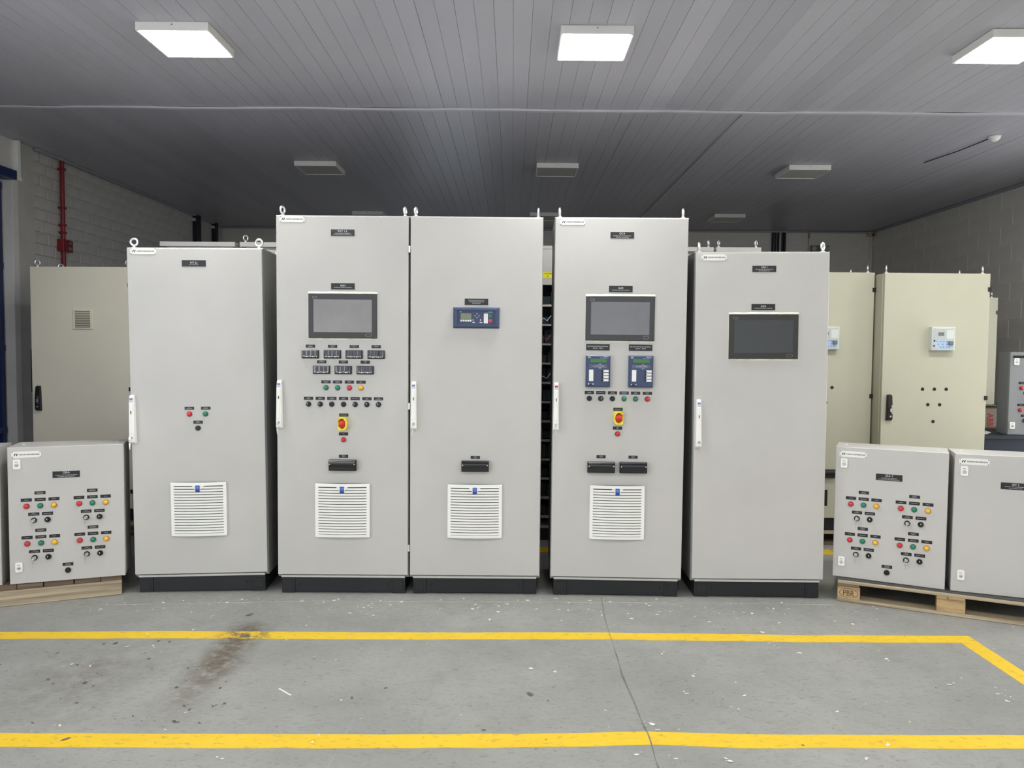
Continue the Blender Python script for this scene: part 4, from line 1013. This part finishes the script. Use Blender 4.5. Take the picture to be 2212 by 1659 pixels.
# front wall behind the camera with the open gate
struct(obj('wall_front', MB().box(XL - .2, -3.75, YF - .2, YF, 0, HC + .1).box(2.95, XR + .2, YF - .2, YF, 0, HC + .1).box(-3.75, 2.95, YF - .2, YF, 3.05, HC + .1), PLASTER))
# ceiling of PVC planks, two lengths meeting under a joint profile
ce = struct(obj('ceiling', MB().box(XL - .2, XR + .2, YF, YB + .2, HC + .025, HC + .12), GAPM))
def ceil_plank(y0, y1, nm):
    prof = [(-.0993, .016), (-.0993, .0006), (-.0988, 0), (-.0012, 0), (-.0009, .003), (.0009, .003), (.0012, 0), (.0988, 0), (.0993, .0006), (.0993, .016)]
    n = len(prof); v = [(x_, y0, z_) for x_, z_ in prof] + [(x_, y1, z_) for x_, z_ in prof]; f = []
    for i in range(n): j = (i + 1) % n; f.append((i, j, n + j, n + i))
    f.append(tuple(range(n))); f.append(tuple(range(2 * n - 1, n - 1, -1)))
    return MB().add(v, f).mesh(nm, CEILM)
r = random.Random(4); k = 0; x_ = XL + .06
mf = ceil_plank(YF, 5.722, 'ceiling_plank'); mr_ = ceil_plank(5.742, YB, 'ceiling_plank')
while x_ < XR:
    for me, sd in ((mf, 0), (mr_, 1)):
        o = link('ceiling_plank', me, ce, (x_, 0, HC + .0006 + r.uniform(0, .002)), (0, r.uniform(-.006, .006), 0))
        if sd and abs(x_ - 1.55) < .1: o.rotation_euler = (0, -.05, 0); o.location.z += .003
    x_ += .2; k += 1
b = MB(); n = 60; v = []; f = []
r = random.Random(9)
for i in range(n + 1):
    xx = XL + (XR - XL) * i / n; zz = HC - .006 - .006 * abs(math.sin(i * .37)) - r.uniform(0, .003); yy = 5.732 + .006 * math.sin(i * .21)
    v += [(xx, yy - .018, zz), (xx, yy + .018, zz), (xx, yy - .018, zz + .012), (xx, yy + .018, zz + .012)]
for i in range(n):
    a, c = 4 * i, 4 * i + 4; f += [(a, a + 1, c + 1, c), (a, c, c + 2, a + 2), (a + 1, a + 3, c + 3, c + 1)]
struct(obj('trim_1', b.add(v, f), mat('joint_profile_white', (.60, .60, .64), .4)))
for i, (x0, x1) in enumerate(((XL + .012, XL + .055), (XR - .045, XR - .002))):
    struct(obj('trim_%d' % (i + 2), MB().bbox(x0, x1, 6.95 if i == 0 else YF, YB, HC - .022, HC - .001, .004), mat('cornice_grey', (.36, .36, .41), .45)))
struct(obj('trim_4', MB().bbox(XL, XR, YB - .035, YB - .001, HC - .025, HC - .001, .004), MATS['cornice_grey']))

# ceiling lights: 3 columns, 2 rows behind the viewer too
LW = .3918
names = {0: 'leftmost', 1: 'middle', 2: 'rightmost'}
rows = [(-1.97, 'behind'), (1.134, 'behind'), (4.240, 'front'), (7.347, 'second'), (10.016, 'third')]
def light_panel(x, y, on, label, grp):
    t = thing('ceiling_light', label, 'ceiling light', (x + LW / 2, y + LW / 2, HC), (0, 0, 0), grp)
    h = LW / 2
    def mk():
        return MB().box(-h, h, -h, -h + .012, -.044, 0).box(-h, h, h - .012, h, -.044, 0).box(-h, -h + .012, -h + .012, h - .012, -.044, 0).box(h - .012, h, -h + .012, h - .012, -.044, 0).box(-h + .01, h - .01, -h + .01, h - .01, -.012, 0).mesh('housing', HOUS)
    link('housing', cached('lh', mk), t)
    link('diffuser', cached(('ld', on), lambda: MB().box(-h + .0125, h - .0125, -h + .0125, h - .0125, -.046 if on else -.040, -.030).mesh('diffuser', DIFF_ON if on else DIFF_OFF)), t)
    link('screw', cached('lscr', lambda: MB().lathe([(.004, 0), (.004, -.001), (.002, -.002)], n=8).mesh('screw', KNOBG, True)), t, (.0, -h, -.012))
XS = {4.240: (-2.037, .249, 2.569, 4.72), 7.347: (-2.058, .217, 2.585), 10.016: (-2.067, .215, 2.585)}
for y, nm in rows:
    for c, x in enumerate(XS.get(y, (-2.037, .249, 2.569, 4.72))):
        on = y < 5
        if c == 3: light_panel(x, y, on, 'added square fill light %s, unseen beyond the right frame edge' % ('level with the front row' if nm == 'front' else 'above the viewer' if y > 0 else 'far behind the viewer'), 'square ceiling lights')  # unseen fourth column, added to brighten the right side
        elif nm == 'behind': light_panel(x, y, on, '%s lit square ceiling light %s the viewer' % (names[c], 'just above' if y > 0 else 'far behind'), 'lit ceiling lights behind the viewer')
        elif nm == 'front': light_panel(x, y, on, '%s lit square ceiling light, in the bright front row' % names[c], 'square ceiling lights')
        else: light_panel(x, y, on, '%s unlit square ceiling light in the %s row' % (names[c], {'second': 'middle', 'third': 'farthest'}[nm]), 'square ceiling lights')

# wall and ceiling fittings
pp = thing('fire_pipe', 'dark red vertical pipe with red junction box on the left brick wall', 'pipe', (XL + .034, 7.345, 0))
obj('pipe', MB().tube([(0, 0, 1.0), (0, 0, HC - .001)], .019, 12), REDP, pp, smooth=True)
obj('junction_box', MB().bbox(-.03, .03, -.055, .105, 2.385, 2.495, .004), REDP, pp)
obj('box_cover', MB().box(.03, .034, .03, .085, 2.40, 2.43).box(.03, .034, .045, .075, 2.455, 2.48), KNOBG, pp)
for z_ in (3.14, 2.78, 2.62, 2.55): obj('pipe_clamp', MB().bbox(-.034, .022, -.024, .024, z_, z_ + .02, .002), REDP, pp)
for i, y_ in enumerate((10.46, 11.09)):
    d = thing('cable_duct', ('wider' if i == 0 else 'narrower, farther') + ' black vertical cable duct on the left wall', 'cable duct', (XL, y_, 0))
    wv = (.07, .05)[i]
    obj('duct', MB().bbox(.002, .06, -wv, wv, .001, HC - .001, .002), BLKP, d)
    obj('duct_bracket', MB().bbox(.002, .05, -wv - .05, -wv, HC - .09, HC - .05, .002), CHROME, d)
for i, x_ in enumerate((3.795, 3.835, 3.878, 3.940, 3.972)):
    d = obj('conduit_pipe', MB().tube([(0, 0, .01), (0, 0, HC - .001)], .0145, 10), BLKP, None, (x_, YB - .02, 0), smooth=True)
    tag(d, 'black conduit pipe in the bundle on the back wall, %s from the left' % ('first', 'second', 'third', 'fourth', 'fifth')[i], 'pipe', 'black conduits on the back wall')
cm = thing('security_camera', 'small beige dome camera in the top right back corner', 'camera', (5.215, YB - .04, HC - .002))
obj('mount', MB().bbox(-.045, .045, -.045, .035, -.07, 0, .012), mat('cream_plastic', (.5, .42, .28), .5), cm)
obj('camera_barrel', MB().lathe([(.03, 0), (.03, -.05), (.022, -.055)], n=16), MATS['cream_plastic'], cm, (0, -.03, -.055), smooth=True)
obj('camera_glass', MB().lathe([(.018, -.055), (.012, -.060)], n=16), GLOSSB, cm, (0, -.03, -.055), smooth=True)
cc = obj('cable_conduit', MB().bbox(-.018, .018, -.018, 0, 1.9, HC - .08, .003), PLASTL, None, (5.235, YB, 0)); tag(cc, 'pale vertical conduit below the corner camera', 'conduit')
el = thing('emergency_light', 'small dark emergency light on the back wall above the QIG 1 cabinet', 'emergency light', (4.48, YB, 2.99))
obj('lamp_body', MB().bbox(-.13, .13, -.05, -.001, -.045, .045, .006), KNOBG, el)
for s in (-1, 1): obj('lamp_head', MB().lathe([(.035, -.05), (.035, -.075), (.028, -.08)], n=16), DIFF_OFF, el, (s * .09, 0, 0), smooth=True)
tp = thing('tap_pipe', 'thin pipe with brass fitting at the ceiling on the back wall', 'pipe', (4.325, YB - .02, 0))
obj('pipe', MB().tube([(0, 0, HC - .10), (-.01, 0, 2.9)], .006, 8), PLASTER, tp); obj('fitting', MB().bbox(-.012, .012, -.012, .012, HC - .10, HC - .005, .004), BRASS, tp)
ms = thing('motion_sensor', 'small white half-dome sensor on the ceiling at the right', 'sensor', (3.876, 6.33, HC))
obj('base', MB().lathe([(.048, 0), (.048, -.008)], n=24), WHITE2, ms, (0, 0, 0), (-PI / 2 + PI, 0, 0), smooth=True)
obj('dome', MB().lathe([(.044, -.006), (.040, -.020), (.028, -.034), (.012, -.041), (.004, -.042)], n=24), WHITE2, ms, (0, 0, 0), (PI / 2, 0, 0), smooth=True)
cbl = obj('sensor_cable', MB().tube([(3.862, 6.40, HC - .004), (3.82, 6.75, HC - .012), (3.77, 7.2, HC - .004)], .004, 6), BLKP); tag(cbl, 'thin dark cable sagging along the ceiling behind the white sensor', 'cable')
fn = thing('wall_fan', 'black round wall fan cut by the right frame edge', 'fan', (XR - .12, 7.60, 2.95))
obj('cage', MB().torus((0, 0, 0), .19, .008, PI / 2, 32, 8).torus((0, 0, 0), .13, .003, PI / 2, 28, 5).torus((0, 0, 0), .07, .003, PI / 2, 24, 5), BLACK, fn, smooth=True)
obj('motor', MB().tube([(-.04, 0, 0), (.118, 0, 0)], .05, 16), BLACK, fn, smooth=True)
for k in range(3):
    a = k * 2 * PI / 3
    obj('blade', MB().add([(0, .04 * math.cos(a), .04 * math.sin(a)), (.015, .17 * math.cos(a - .3), .17 * math.sin(a - .3)), (-.015, .17 * math.cos(a + .35), .17 * math.sin(a + .35)), (.0, .05 * math.cos(a + .8), .05 * math.sin(a + .8))], [(0, 1, 2, 3), (3, 2, 1, 0)]), BLACK, fn)
for k in range(12):
    a = k * PI / 6; obj('cage_wire', MB().tube([(0, .05 * math.cos(a), .05 * math.sin(a)), (-.02, .12 * math.cos(a), .12 * math.sin(a)), (0, .19 * math.cos(a), .19 * math.sin(a))], .002, 5), BLACK, fn)
